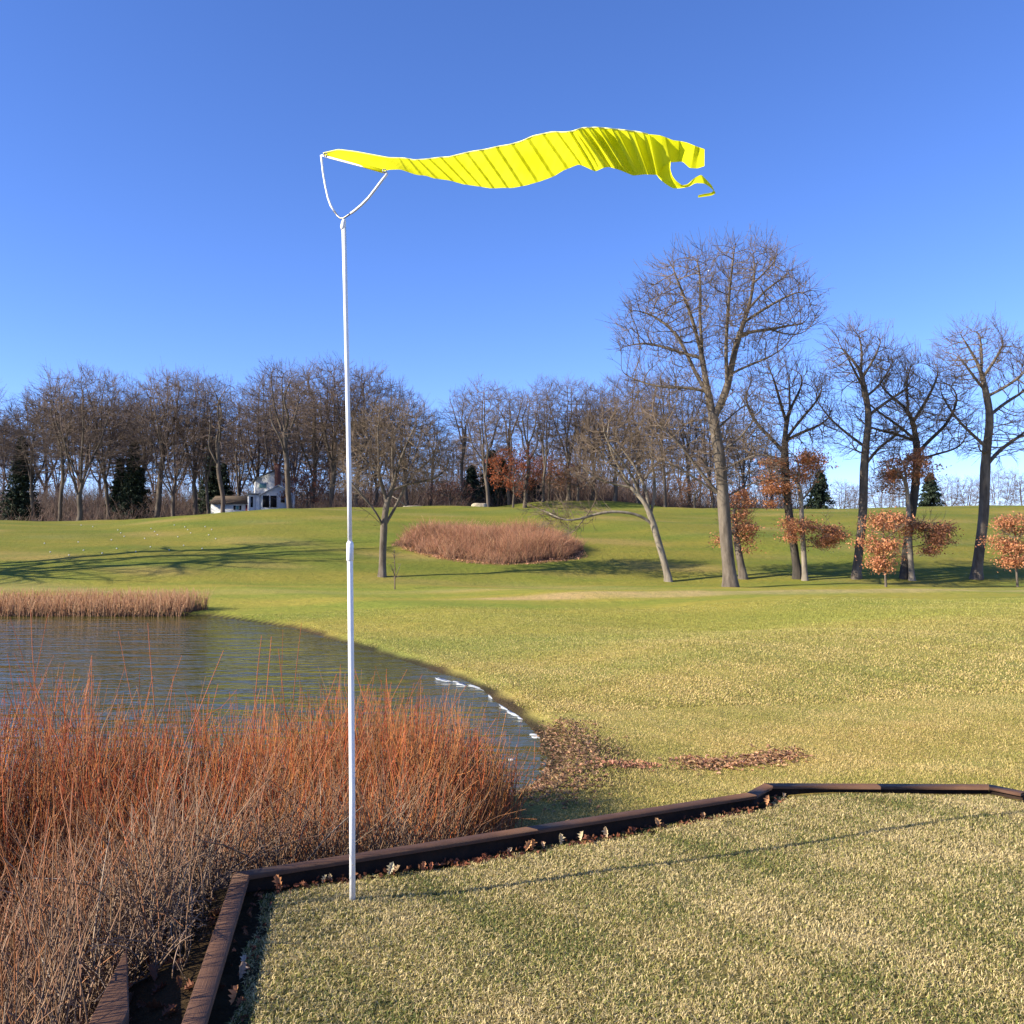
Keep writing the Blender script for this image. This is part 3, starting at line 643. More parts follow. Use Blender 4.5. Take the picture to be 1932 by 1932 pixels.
# the wood along the crest
def forest_proto(name, seed, h, spread, fork, natt=1000, lean=0.0, nl=5, ntw=1.55, twr=.015, sub=2):
    r = np.random.default_rng(seed)
    hs_ = h * fork
    trunk = [(0, 0, 0)] + [(lean * t + r.normal(0, .12), r.normal(0, .12), hs_ * t) for t in (.25, .5, .75, 1)]
    limbs = []
    for i in range(nl):
        a = i * 2 * np.pi / nl + r.uniform(-.5, .5); s0 = r.uniform(.55, 1.0); b = np.array([lean * s0, 0, hs_ * s0]); R = spread * r.uniform(.35, .8)
        top = h * r.uniform(.72, .95); pts = [b]
        for t in (.3, .6, 1): pts.append(b + np.array([math.cos(a) * R * t ** .8, math.sin(a) * R * t ** .8, (top - b[2]) * t]) + r.normal(0, .35, 3))
        limbs.append(pts)
    trunk += [(lean + r.normal(0, .4), r.normal(0, .4), h * .75), (lean * 1.2 + r.normal(0, .5), 0, h * .93)]
    P, par = skeleton([trunk] + limbs, .55, r, .12)
    cl = r.normal(0, 1, (16, 3)); cl /= np.linalg.norm(cl, axis=1, keepdims=True)
    a = r.normal(0, 1, (natt, 3)); a /= np.linalg.norm(a, axis=1, keepdims=True); a *= r.uniform(0, 1, (natt, 1)) ** .45
    bumpf = 1 + .22 * np.max(a @ cl.T, axis=1, keepdims=True) - .12
    cz = h * (.5 + fork * .42); A = a * bumpf * np.array([spread, spread, h - cz]) * .92 + np.array([lean, 0, cz])
    A = A[A[:, 2] > hs_ * .7]
    P, par = grow(P, par, A, .55, .7, 8, 50, r, jit=.25)
    P = relax(P, par); rad = radii(P, par, r.uniform(.24, .36), .016)
    root = empty(name, (0, 0, 0), 'x', 'tree')
    make_tree_meshes(root, P, par, rad, M['bark_wood'], M['twig_wood'], r, .12, ntw=ntw, twl=1.6, twr=twr, sides_trunk=8, sub=sub)
    return root
protos = [forest_proto('bare_tree', 21, 22, 6.2, .34, 1050), forest_proto('bare_tree', 22, 22, 5.0, .45, 900, .8), forest_proto('bare_tree', 23, 22, 4.2, .55, 750, -.9, 4),
          forest_proto('bare_tree', 24, 22, 7.2, .28, 1150, .3, 7), forest_proto('bare_tree', 25, 22, 4.8, .40, 900, -.5), forest_proto('bare_tree', 26, 22, 3.4, .62, 600, .5, 4)]
G_WOOD = 'bare trees of the wood along the crest of the slope'
row = [  # v x, top y, proto, depth, rotation, label
 (-60, 700, 0, 124, .3, 'bare tree of the crest wood outermost at the left edge of the picture'),
 (62, 742, 4, 126, 1.0, 'bare tree at the left edge of the crest wood beside the dark spruce'),
 (112, 712, 2, 122, 2.2, 'slender bare tree of the crest wood left of the thick forked trunk'),
 (147, 692, 3, 120, .2, 'thickest forked bare tree at the left end of the crest wood'),
 (203, 700, 1, 125, 3.0, 'bare tree of the crest wood with a dark trunk left of the second spruce'),
 (262, 735, 5, 130, .9, 'narrow bare tree of the crest wood right behind the second spruce'),
 (296, 702, 2, 123, 4.0, 'slender bare tree touching the left side of the broad dark-trunked one by the garage'),
 (326, 692, 3, 120, 1.9, 'broad bare tree with a stout dark trunk left of the low garage'),
 (366, 700, 0, 126, 5.1, 'bare tree of the crest wood nearest the left end of the low garage'),
 (391, 722, 1, 124, 2.6, 'bare tree growing at the left corner of the low garage'),
 (419, 715, 5, 117, 3.3, 'thin bare tree in front of the low garage wall'),
 (455, 760, 4, 150, .4, 'bare tree rising behind the garage roof left of the house'),
 (492, 722, 1, 152, 4.4, 'bare tree rising directly behind the left half of the white house'),
 (520, 690, 0, 156, 2.1, 'bare tree rising behind the brick chimney'),
 (546, 686, 2, 118, .7, 'tall bare tree with a dark trunk at the right corner of the white house'),
 (588, 690, 4, 128, 3.9, 'bare tree of the crest wood just right of the white house'),
 (628, 676, 0, 126, 1.4, 'bare tree of the crest wood just left of the white pole'),
 (672, 690, 1, 124, 5.6, 'bare tree of the crest wood directly behind the white pole'),
 (712, 700, 3, 128, 2.9, 'bare tree of the crest wood behind the short forked tree'),
 (768, 742, 4, 127, .1, 'bare tree of the crest wood right behind the right side of the forked tree'),
 (812, 772, 2, 130, 3.5, 'low-topped bare tree of the crest wood at the dip in the skyline'),
 (870, 735, 5, 128, 1.2, 'narrow bare tree of the crest wood left of the pale leaning trunk'),
 (922, 718, 1, 116, 3.6, 'bare tree of the crest wood with a pale leaning trunk above the stone block'),
 (962, 735, 5, 128, 4.7, 'narrow bare tree of the crest wood behind the orange-leaved oak'),
 (990, 742, 2, 121, 2.4, 'bare tree of the crest wood with a thin pale trunk right of the orange-leaved oak'),
 (1024, 710, 1, 124, .5, 'tall bare tree of the crest wood behind the right part of the red shrub bed'),
 (1072, 712, 0, 126, 4.2, 'bare tree of the crest wood above the right end of the red shrub bed'),
 (1118, 735, 4, 128, 2.0, 'bare tree of the crest wood above the low arching limb'),
 (1160, 712, 3, 127, 5.3, 'bare tree of the crest wood left of the leaning tree crown'),
 (1205, 700, 0, 126, 1.1, 'bare tree of the crest wood behind the leaning tree crown'),
 (1255, 700, 5, 124, 3.2, 'narrow bare tree of the crest wood behind the leaning trunk'),
 (1300, 705, 4, 128, .8, 'bare tree of the crest wood left behind the tallest tree'),
 (1345, 740, 1, 126, 2.7, 'bare tree of the crest wood directly behind the trunk of the tallest tree'),
 (1405, 765, 0, 130, 4.9, 'bare tree of the crest wood right behind the tallest tree'),
 (1455, 810, 2, 132, 1.7, 'low bare tree of the crest wood left of the dark-trunked tree'),
 (1530, 850, 4, 136, 3.7, 'last low bare tree at the right end of the crest wood'),
]
used = set()
for vx, ty, pi, Y, rot, lab in row:
    b = base_at(vx, Y); top = at_depth(vx, ty, Y)[2]; s = (top - b[2]) / 22.0 * 1.0
    wv = .82 + .5 * ((vx * 7 + pi * 13) % 10) / 10; k = (s * wv, s * wv, s)
    if pi in used: copy_tree(protos[pi], b, rot, k, lab, G_WOOD)
    else:
        used.add(pi); o = protos[pi]; o.location = b; o.rotation_euler = (0, 0, rot); o.scale = k; o['label'] = lab; o['group'] = G_WOOD
# mass of the wood behind: one object, baked from light copies
def tree_arrays(root):
    out = []
    for c in root.children:
        me = c.data; V = np.empty(len(me.vertices) * 3, np.float32); me.vertices.foreach_get('co', V); V = V.reshape(-1, 3)
        n = len(me.loops); L = np.empty(n, np.int32); me.loops.foreach_get('vertex_index', L)
        out.append((V, L.reshape(-1, 4)))
    return out
lite = [forest_proto('bare_tree', 31, 22, 6.0, .34, 700, ntw=2.2, twr=.03, sub=1), forest_proto('bare_tree', 32, 22, 4.6, .5, 600, .6, ntw=2.2, twr=.03, sub=1), forest_proto('bare_tree', 33, 22, 5.4, .4, 650, -.5, ntw=2.2, twr=.03, sub=1)]
arrs = [tree_arrays(p) for p in lite]
for p in lite:
    for c_ in list(p.children): bpy.data.objects.remove(c_)
    bpy.data.objects.remove(p)
B_ = Buf(); r2 = np.random.default_rng(5)
for i in range(46):
    vx = -150 + i * 37 + r2.uniform(-10, 10); Y = r2.uniform(150, 200)
    if vx > 1560: continue
    if 380 < vx < 560: Y = max(Y, 172)
    tymax = np.interp(vx, [0, 300, 380, 440, 500, 560, 720, 820, 870, 1050, 1300, 1420, 1480, 1560], [735, 725, 730, 770, 745, 715, 740, 800, 765, 765, 760, 790, 860, 930])
    b = base_at(vx, Y); s = (at_depth(vx, tymax + r2.uniform(5, 80), Y)[2] - b[2]) / 22; a = r2.uniform(0, 6.28); ca, sa = math.cos(a), math.sin(a)
    for V, Qd in arrs[r2.integers(0, 3)]:
        W = np.stack([V[:, 0] * ca - V[:, 1] * sa, V[:, 0] * sa + V[:, 1] * ca, V[:, 2]], 1) * s + b; B_.add(W, Qd)
tag(B_.build('distant_wood', M['twig_wood']), 'grey-brown mass of bare trees filling the wood behind the crest', 'wood', kind='stuff')
# pale low trees far beyond the right crest
G_FAR = 'low pale bare trees far beyond the right-hand crest'
far = [(1588, 905, 'hazy low bare tree left of the first curved trunk, far beyond the crest'), (1612, 915, 'hazy low bare tree just behind the first curved trunk, far beyond the crest'), (1668, 885, 'hazy low bare tree between the sapling and the curved trunk, far beyond the crest'),
       (1700, 900, 'hazy low bare tree behind the right oak, far beyond the crest'), (1790, 895, 'hazy low bare tree in the gap right of the second dark spruce'), (1830, 900, 'hazy low bare tree left of the rightmost large trunk'), (1885, 880, 'hazy low bare tree right of the rightmost large trunk'), (1935, 890, 'hazy low bare tree at the right edge beyond the crest')]
for i, (vx, ty, lab) in enumerate(far):
    Y = 190 + 12 * (i % 3); b = base_at(vx, Y); s = (at_depth(vx, ty, Y)[2] - b[2]) / 22
    copy_tree(protos[[0, 4, 3, 1][i % 4]], b, i * 1.3, (s, s, s), lab, G_FAR)

# spruces
def spruce(name, loc, h, w, seed, label, group='dark spruces among the bare trees'):
    r = np.random.default_rng(seed); root = empty(name, loc, label, 'spruce', group)
    Buf().tube([(0, 0, -.3), (0, 0, h * .5), (0, 0, h * .97)], [.22, .13, .02], 8).build('trunk', M['bark_dark'], root)
    nb = int(h * 34); z = h * (.04 + .95 * r.uniform(0, 1, nb) ** 1.15); L = w * (1 - z / h) ** .85 * r.uniform(.7, 1.12, nb) + .15; a = r.uniform(0, 6.283, nb)
    per = 46; t = r.uniform(.1, 1, (nb, per)); d = np.stack([np.cos(a), np.sin(a)], 1)
    X = d[:, None, 0] * L[:, None] * t; Yy = d[:, None, 1] * L[:, None] * t; Zz = z[:, None] - .22 * L[:, None] * t + .10 * L[:, None] * t * t
    C = np.stack([X, Yy, Zz], -1).reshape(-1, 3) + r.normal(0, .10, (nb * per, 3)); C[:, :2] += r.normal(0, .14, (len(C), 2)) * t.reshape(-1, 1)
    cols = np.array([.022, .034, .017]) * r.uniform(.6, 1.9, (len(C), 1))
    V, Q, c = leaf_cards(C, .17, cols, r, .04); new_mesh('foliage', V, [Q], M['needle'], root, c); return root
for i, (vx, ty, Y, w, lab) in enumerate([(38, 800, 121, 3.6, 'dark spruce at the left edge of the wood'), (-40, 790, 124, 3.8, 'dark spruce just beyond the left edge of the picture'), (252, 805, 121, 3.4, 'dark spruce between the two thick forked trees at the left'), (398, 800, 134, 3.6, 'dark spruce behind the left end of the garage'), (225, 840, 124, 2.6, 'short dark spruce left of the taller one between the forked trees'),
      (420, 850, 140, 3.2, 'short dark spruce behind the garage roof'), (928, 850, 134, 3.4, 'dark spruce behind the pale leaning trunk'), (948, 868, 131, 2.8, 'short dark spruce beside the orange-leaved oak'), (890, 880, 137, 2.6, 'short dark spruce left of the pale leaning trunk'),
      (1548, 888, 128, 2.6, 'dark pointed spruce right of the left russet oak'), (1756, 893, 128, 2.6, 'dark pointed spruce right of the right russet oak'), (1006, 905, 139, 3.2, 'short dark spruce in the shade right of the orange-leaved oak')]):
    Y = Y + (6 if vx < 430 else 0); b = base_at(vx, Y); h = at_depth(vx, ty + (25 if vx < 430 else 0), Y)[2] - b[2]; spruce('spruce_tree', b, h, w * (.85 if vx < 430 else 1), 40 + i, lab)
# russet leafed understory oaks in the wood
def rust_oak(vx, ty, Y, w, seed, colr, label, nleaf=2600):
    r = np.random.default_rng(seed); b = base_at(vx, Y); h = at_depth(vx, ty, Y)[2] - b[2]
    root = empty('oak_tree', b, label, 'oak tree', 'leafy oaks inside the crest wood')
    P, par = skeleton([[(0, 0, 0), (.1, 0, h * .3), (0, .1, h * .6), (0, 0, h * .9)], [(0, 0, h * .35), (w * .6, .2, h * .6)], [(0, 0, h * .4), (-w * .6, -.2, h * .65)], [(0, 0, h * .45), (.2, w * .6, h * .7)], [(0, 0, h * .45), (.2, -w * .6, h * .6)]], .5, r)
    a = r.normal(0, 1, (260, 3)); a /= np.linalg.norm(a, axis=1, keepdims=True); a *= r.uniform(0, 1, (260, 1)) ** .4
    P, par = grow(P, par, a * np.array([w, w, h * .36]) + np.array([0, 0, h * .62]), .45, .5, 5, 30, r)
    rad = radii(P, par, .16, .014); tips = make_tree_meshes(root, P, par, rad, M['bark_wood'], M['twig_wood'], r, .08, ntw=1, sides_trunk=6)
    C = tips[r.integers(0, len(tips), nleaf)] + r.normal(0, .22, (nleaf, 3)); cols = np.array(colr) * r.uniform(.5, 1.4, (nleaf, 1))
    V, Q, c = leaf_cards(C, .13, cols, r, .1); new_mesh('foliage', V, [Q], M['leaf'], root, c)
rust_oak(968, 842, 120, 3.4, 61, (.34, .10, .04), 'orange-red leaved oak in the middle of the crest wood', 3400)
rust_oak(578, 880, 128, 4.2, 62, (.22, .085, .05), 'dull red-leaved oak right of the white house')
rust_oak(1035, 858, 128, 4.6, 63, (.24, .09, .05), 'dull red-leaved oak behind the right part of the shrub bed')
rust_oak(848, 905, 126, 3.0, 64, (.22, .10, .07), 'dull red-leaved oak at the dip in the skyline', 1600)
rust_oak(1090, 878, 125, 4.0, 65, (.22, .12, .07), 'brown-leaved oak above the low arching limb', 1900)
rust_oak(1310, 900, 124, 3.4, 66, (.24, .12, .07), 'brown-leaved oak left behind the tallest tree', 1500)
# brown undergrowth under the wood
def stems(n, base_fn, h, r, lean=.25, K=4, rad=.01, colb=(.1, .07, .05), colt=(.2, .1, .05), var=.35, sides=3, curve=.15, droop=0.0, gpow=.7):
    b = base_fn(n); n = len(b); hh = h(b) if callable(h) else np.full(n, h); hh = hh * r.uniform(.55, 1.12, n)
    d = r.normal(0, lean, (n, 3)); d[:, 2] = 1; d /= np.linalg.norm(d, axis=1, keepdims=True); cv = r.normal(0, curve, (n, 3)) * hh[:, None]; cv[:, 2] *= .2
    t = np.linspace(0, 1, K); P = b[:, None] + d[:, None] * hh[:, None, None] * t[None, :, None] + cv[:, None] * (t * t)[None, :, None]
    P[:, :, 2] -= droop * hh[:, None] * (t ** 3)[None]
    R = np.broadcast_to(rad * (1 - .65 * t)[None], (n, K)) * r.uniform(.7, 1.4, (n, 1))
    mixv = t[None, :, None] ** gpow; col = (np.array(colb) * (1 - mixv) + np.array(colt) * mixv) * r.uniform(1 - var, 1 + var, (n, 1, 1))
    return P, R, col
def add_stems(B, P, R, col, sides=3):
    V, Q, C = tubes(P, R, sides, col); B.add(V, Q, col=C)
r = np.random.default_rng(77)
def wood_floor(n):
    vx = r.uniform(-120, 1560, n); Y = r.uniform(121, 160, n)
    ok = ~((vx > 390) & (vx < 560) & (Y < 148)) & ~((vx > 880) & (Y < 127)); vx, Y = vx[ok], Y[ok]
    x = (vx - 966) / F * Y; return np.stack([x, Y, ground_z(x, Y)], 1)
B_ = Buf()
hfn = lambda b: 2.0 + 1.1 * wob(b[:, 0], b[:, 1], 4.0, 1.3)
for (n, ct) in ((12000, (.14, .09, .068)), (5000, (.24, .12, .08)), (9000, (.06, .045, .035))):
    P, R, c = stems(n, wood_floor, hfn, r, .45, 4, .022, (.09, .06, .05), ct, .4, curve=.3); add_stems(B_, P, R, c)
def far_floor(n):
    vx = r.uniform(-160, 1500, n); Y = r.uniform(150, 205, n); ok = r.uniform(0, 1, n) < 1 - .45 * sstep(1100, 1300, vx); vx, Y = vx[ok], Y[ok]
    x = (vx - 966) / F * Y; return np.stack([x, Y, ground_z(x, Y)], 1)
for (n, ct, h_) in ((26000, (.12, .085, .068), 7.5), (16000, (.15, .09, .068), 9.0)):
    P, R, c = stems(n, far_floor, h_, r, .32, 4, .036, (.10, .075, .06), ct, .4, curve=.25); add_stems(B_, P, R, c)
P, R, c = stems(5000, wood_floor, lambda b: 3.6 + 1.2 * wob(b[:, 0], b[:, 1], 4.0, 1.3), r, .35, 4, .024, (.09, .06, .05), (.2, .125, .09), .4, curve=.3); add_stems(B_, P, R, c)
tag(B_.build('undergrowth', M['stem']), 'tangled brown undergrowth and brush filling the foot of the wood', 'undergrowth', kind='stuff')

# ---------------------------------------------------------------- shrub bed on the slope
def in_region(poly, n, r, inset=0):
    pa = np.array(poly); lo, hi = pa.min(0), pa.max(0); out = []
    while sum(map(len, out)) < n:
        p = r.uniform(lo, hi, (n * 3, 2)); out.append(p[poly_sd(poly, p[:, 0], p[:, 1]) < -inset])
    p = np.vstack(out)[:n]; return np.stack([p[:, 0], p[:, 1], ground_z(p[:, 0], p[:, 1]) - .02], 1)
r = np.random.default_rng(78); B_ = Buf()
def ins(n):
    p = in_region(mulch, n, r, -.1); q = poly_sd(mulch, p[:, 0], p[:, 1]); return p[q < -.45 + .5 * wob(p[:, 0], p[:, 1], .9, 2)]
hb = lambda b: (1.45 + .45 * wob(b[:, 0], b[:, 1], 1.3, .4) + .35 * wob(b[:, 0], b[:, 1], .5, 2)) * (.55 + .45 * sstep(.3, 2.2, -poly_sd(mulch, b[:, 0], b[:, 1])))
for n, cb, ct in ((12000, (.16, .085, .05), (.38, .17, .095)), (7000, (.12, .07, .05), (.27, .14, .085)), (4000, (.2, .12, .07), (.48, .27, .14))):
    P, R, c = stems(n, ins, hb, r, .34, 5, .013, cb, ct, .35, curve=.25); add_stems(B_, P, R, c)
tag(B_.build('red_shrub_bed', M['stem']), 'oval bed of leafless reddish shrubs on the green slope', 'shrubs', kind='stuff')
C = in_region(mulch, 5200, r, -.35); C[:, 2] += .05; cols = np.array([.50, .26, .15]) * r.uniform(.5, 1.35, (len(C), 1))
V, Q, c = leaf_cards(C, .10, cols, r, .05); tag(new_mesh('leaf_litter', V, [Q], M['leaf'], None, c), 'pinkish fallen leaves skirting the oval shrub bed', 'fallen leaves', kind='stuff')

# ---------------------------------------------------------------- house and garage
YH = 134.0; hb0 = at_depth(330.2 + .1465 * 1240, 825.5 + .1465 * 1000, YH); kk = .1465 * YH / F
def hx(u): return (u - 1240) * kk
def hz(w): return (1000 - w) * kk
house = empty('white_house', hb0, 'small white two-storey house with brick chimney and screened porch at the edge of the wood', 'house')
def part(B, name, mat, par): return B.build(name, mat, par)
B = Buf(); B.prism([(hx(1045), hz(1120)), (hx(1535), hz(1120)), (hx(1535), hz(560)), (hx(1300), hz(420)), (hx(1045), hz(540))], 0, 4.6); wall = part(B, 'wall', M['clap'], house)
B = Buf(); e = .14
for (x0, z0, x1, z1) in ((hx(1020), hz(552), hx(1300), hz(408)), (hx(1300), hz(408), hx(1562), hz(572))):
    B.prism([(x0, z0), (x1, z1), (x1, z1 + e), (x0, z0 + e)], -.35, 4.9)
roof = part(B, 'roof', M['greyshingle'], house)
B = Buf(); B.box(hx(1277), hx(1350), -.45, .30, hz(700), hz(345)); B.box(hx(1270), hx(1357), -.53, .38, hz(345), hz(333)); part(B, 'chimney', M['brick'], roof)
# corner boards
for a, b_, z_ in ((1040, 1052, 560), (1524, 1538, 580)):
    B = Buf(); B.box(hx(a), hx(b_), -.03, .1, hz(1100), hz(z_)); part(B, 'corner_board', M['trim'], house)
# teal upper window
B = Buf(); B.box(hx(1078), hx(1180), -.06, .02, hz(658), hz(585)); wf = part(B, 'window', M['trim'], house)
B = Buf(); B.box(hx(1085), hx(1173), -.075, -.055, hz(651), hz(592)); part(B, 'pane', M['teal'], wf)
# porch with gable
B = Buf(); B.prism([(hx(1100), hz(1100)), (hx(1440), hz(1100)), (hx(1440), hz(700)), (hx(1310), hz(632)), (hx(1100), hz(745))], -1.9, -.02); porch = part(B, 'porch', M['clap'], house)
B = Buf()
for (x0, z0, x1, z1) in ((hx(1078), hz(757), hx(1310), hz(626)), (hx(1310), hz(626), hx(1460), hz(708))):
    B.prism([(x0, z0), (x1, z1), (x1, z1 + .12), (x0, z0 + .12)], -2.15, -.03)
part(B, 'porch_roof', M['trim'], house)
for (a, b_) in ((1120, 1197), (1213, 1290)):
    B = Buf(); B.box(hx(a) - .06, hx(b_) + .06, -1.96, -1.88, hz(910), hz(752)); f = part(B, 'screen_opening', M['trim'], porch)
    B = Buf(); B.box(hx(a), hx(b_), -1.975, -1.955, hz(905), hz(757)); part(B, 'screen', M['dark_hole'], f) if False else part(B, 'screen', M['dark_hole'], porch)
B = Buf(); B.box(hx(1332), hx(1402), -1.96, -1.88, hz(850), hz(758)); part(B, 'window', M['trim'], porch)
B = Buf(); B.box(hx(1340), hx(1394), -1.975, -1.955, hz(843), hz(765)); part(B, 'pane', M['glass'], porch)
# sunlit left bay
B = Buf(); B.box(hx(955), hx(1044), -1.3, 3.0, hz(1100), hz(745)); B.box(hx(1044) + .003, hx(1098), -1.32, -.03, hz(1100), hz(752)); bay = part(B, 'bay', M['trim'], house)
B = Buf(); B.box(hx(940), hx(1100) - .003, -1.5, 3.2, hz(745) + .003, hz(728)); part(B, 'bay_roof', M['greyshingle'], house)
B = Buf(); B.box(hx(972), hx(1005), -1.33, -1.29, hz(905), hz(770)); part(B, 'window', M['glass'], bay)
B = Buf(); B.box(hx(1500), hx(1516), -1.5, -1.3, hz(1100), hz(640)); B.box(hx(1440), hx(1530), -1.5, -.04, hz(640) + .003, hz(628)); part(B, 'porch_post', M['trim'], house)
gar = empty('garage', hb0, 'low white garage with brown roof, red door and shuttered window, left of the house', 'garage')
B = Buf(); B.box(hx(425), hx(950), 1.2, 6.4, hz(1120), hz(835)); gw = part(B, 'wall', M['trim'], gar)
B = Buf(); y0, y1, z0, z1 = .75, 3.8, hz(850), hz(745)
V = [(hx(410), y0, z0), (hx(953), y0, z0), (hx(953), y1, z1), (hx(410), y1, z1), (hx(410), 6.8, z0), (hx(953), 6.8, z0)]
V = V + [(x, y, z + .14) for x, y, z in V]
B.add(V, [(0, 3, 2, 1), (3, 4, 5, 2), (6, 7, 8, 9), (9, 8, 11, 10), (0, 1, 7, 6), (4, 10, 11, 5), (0, 6, 9, 3), (3, 9, 10, 4), (1, 2, 8, 7), (2, 5, 11, 8)]); part(B, 'roof', M['shingle'], gar)
B = Buf(); B.box(hx(750), hx(795), 1.14, 1.205, hz(925), hz(872)); w = part(B, 'window', M['trim'], gar)
B = Buf(); B.box(hx(754), hx(791), 1.12, 1.142, hz(921), hz(876)); part(B, 'pane', M['teal'], w)
for a, b_ in ((722, 748), (797, 823)):
    B = Buf(); B.box(hx(a), hx(b_), 1.13, 1.203, hz(928), hz(872)); part(B, 'shutter', M['shutter'], gar)
B = Buf(); B.box(hx(880), hx(943), 1.12, 1.21, hz(1050), hz(862)); part(B, 'door', M['red'], gar)
house.rotation_euler = (0, 0, math.radians(19))
# foundation shrubs
r = np.random.default_rng(79)
G_FND = 'russet shrubs planted along the front of the house and garage'
for vx, lab in ((405, 'leafless russet shrub at the left corner of the garage'), (430, 'leafless russet shrub below the shuttered garage window'), (452, 'leafless russet shrub by the red garage door'), (490, 'leafless brown shrub below the left side of the porch'), (508, 'leafless brown shrub below the middle of the porch'), (525, 'leafless brown shrub below the porch window')):
    Y = 127.5; c0 = base_at(vx, Y); B_ = Buf()
    bf = lambda n: np.stack([r.normal(0, .55, n), r.normal(0, .4, n), np.zeros(n) - .1], 1)
    for ct in ((.30, .12, .06), (.2, .12, .08)):
        P, R, c = stems(500, bf, 1.5, r, .5, 4, .018, (.12, .07, .05), ct, .4, curve=.3); add_stems(B_, P, R, c)
    o = B_.build('shrub', M['stem'], loc=c0); tag(o, lab, 'shrub', G_FND)
# stone block and fallen log under the trees
r = np.random.default_rng(80)
def rock(name, vx, Y, sx, sy, sz, mat, label, cat):
    c0 = base_at(vx, Y); n = 14; th = np.linspace(0, np.pi, n); ph = np.arange(20) / 20 * 2 * np.pi; TH, PH = np.meshgrid(th, ph, indexing='ij')
    X, Yy, Zz = np.sin(TH) * np.cos(PH), np.sin(TH) * np.sin(PH), np.cos(TH); sq = lambda a: np.sign(a) * np.abs(a) ** .45
    X, Yy, Zz = sq(X) * sx, sq(Yy) * sy, sq(Zz) * sz; f = 1 + .10 * np.sin(3 * X + 5 * Zz) * np.cos(4 * Yy + 2)
    V = np.stack([X * f, Yy * f, Zz * f + sz * .7], -1).reshape(-1, 3); I = np.arange(n * 20).reshape(n, 20); J = np.roll(I, -1, 1)
    o = new_mesh(name, V, [np.stack([I[:-1], J[:-1], J[1:], I[1:]], -1).reshape(-1, 4)[:, ::-1]], mat, loc=c0); return tag(o, label, cat)
rock('stone_block', 904, 114.5, .95, .6, .55, M['stone'], 'squat pale stone block at the edge of the shaded wood', 'stone')
lb = base_at(785, 113); B_ = Buf(); B_.tube([(-1.6, 0, .15), (0, .1, .22), (1.5, 0, .15)], [.16, .15, .1], 8); B_.tube([(-1.2, 0, .2), (-2.2, -.2, 1.1), (-3.3, 0, 1.7)], [.09, .06, .03], 6)
tag(B_.build('fallen_log', M['bark_pale'], loc=lb), 'pale fallen log with one raised branch at the edge of the wood', 'log')
# balls on the slope
balls = [(325, 345), (610, 330), (895, 315), (1185, 300), (1470, 288), (1630, 315), (485, 372), (770, 355), (1058, 342), (1345, 328), (275, 270), (565, 258), (850, 240), (1135, 228), (1420, 213), (1685, 197), (1745, 230), (1245, 195), (1530, 180),
         (1505, 152), (1220, 168), (960, 210), (930, 180), (1710, 150), (1480, 128), (1190, 142), (1655, 125), (1390, 112), (905, 155), (590, 112), (690, 125)]
n = 10; th = np.linspace(0, np.pi, n); ph = np.arange(12) / 12 * 2 * np.pi; TH, PH = np.meshgrid(th, ph, indexing='ij'); I = np.arange(n * 12).reshape(n, 12); J = np.roll(I, -1, 1)
V = np.stack([np.sin(TH) * np.cos(PH), np.sin(TH) * np.sin(PH), np.cos(TH)], -1).reshape(-1, 3) * .05
first = None
for u, w in balls:
    p = on_ground(23.6 + .2197 * u, 967 + .2197 * w); p[2] += .05
    if first is None: o = first = new_mesh('white_ball', V, [np.stack([I[:-1], I[1:], J[1:], J[:-1]], -1).reshape(-1, 4)], M['ball'], smooth=True, loc=p); 
    else: o = first.copy(); COL.objects.link(o); o.location = p
    tag(o, 'small white practice ball lying on the green slope at the left', 'ball', 'white balls scattered on the left slope')

# ---------------------------------------------------------------- reeds on the far bank
r = np.random.default_rng(81); B_ = Buf()
xa = at_z(372, 1163, WATER)
reg = [(-75, xa[1] + .3), (xa[0] - .6, xa[1] - .2), (xa[0], xa[1] + 1.6), (xa[0] - 1.2, xa[1] + 2.2), (-75, xa[1] + 2.8)]
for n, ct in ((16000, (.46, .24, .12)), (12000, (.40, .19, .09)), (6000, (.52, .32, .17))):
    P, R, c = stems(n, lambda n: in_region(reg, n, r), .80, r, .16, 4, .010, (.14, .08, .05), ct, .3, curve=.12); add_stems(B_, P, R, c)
tag(B_.build('reeds', M['stem']), 'low orange-brown reeds along the far bank of the pond', 'reeds', kind='stuff')

# ---------------------------------------------------------------- dogwood thicket below the timber edging
r = np.random.default_rng(82); B_ = Buf()
thick = [(-.55, 9.35), (-.1, 8.6), (.05, 7.6), (-.35, 6.5)] + [tuple(p) for p in (tout[1] + np.array([.9, 1.0]), tout[1] + np.array([-.08, .25]), tout[0] + np.array([-.05, 0]))] + [(-1.9, -.5), (-3.5, 1.0), (-7, 2.2), (-9.5, 4.6), (-6.2, 6.4), (-3.2, 7.8), (-1.4, 8.9)]
tl2 = tout[1]; tl3 = tout[2]
bq0, bq1 = at_z(165, 1932, T)[:2], at_z(240, 1783, T)[:2]; bdd = (bq1 - bq0) / np.linalg.norm(bq1 - bq0); bnn = np.array([bdd[1], -bdd[0]])
beam_clear = [tuple(bq0 - bdd * .9 - bnn * .02), tuple(bq1 - bnn * .02), tuple(bq1 + bnn * .12), tuple(bq1 + bnn * .5 - bdd * .5), tuple(bq0 + bnn * .45 - bdd * .9)]
def bank_pts(n):
    p = in_region(thick, n, r); s = poly_sd(plat, p[:, 0], p[:, 1]); q = poly_sd(beam_clear, p[:, 0], p[:, 1]); return p[(s > .16) & ((q > .03) | (r.uniform(0, 1, len(p)) < .06))]
def off_beam(P): return poly_sd(beam_clear, P[:, :, 0], P[:, :, 1]).min(axis=1) > -.05
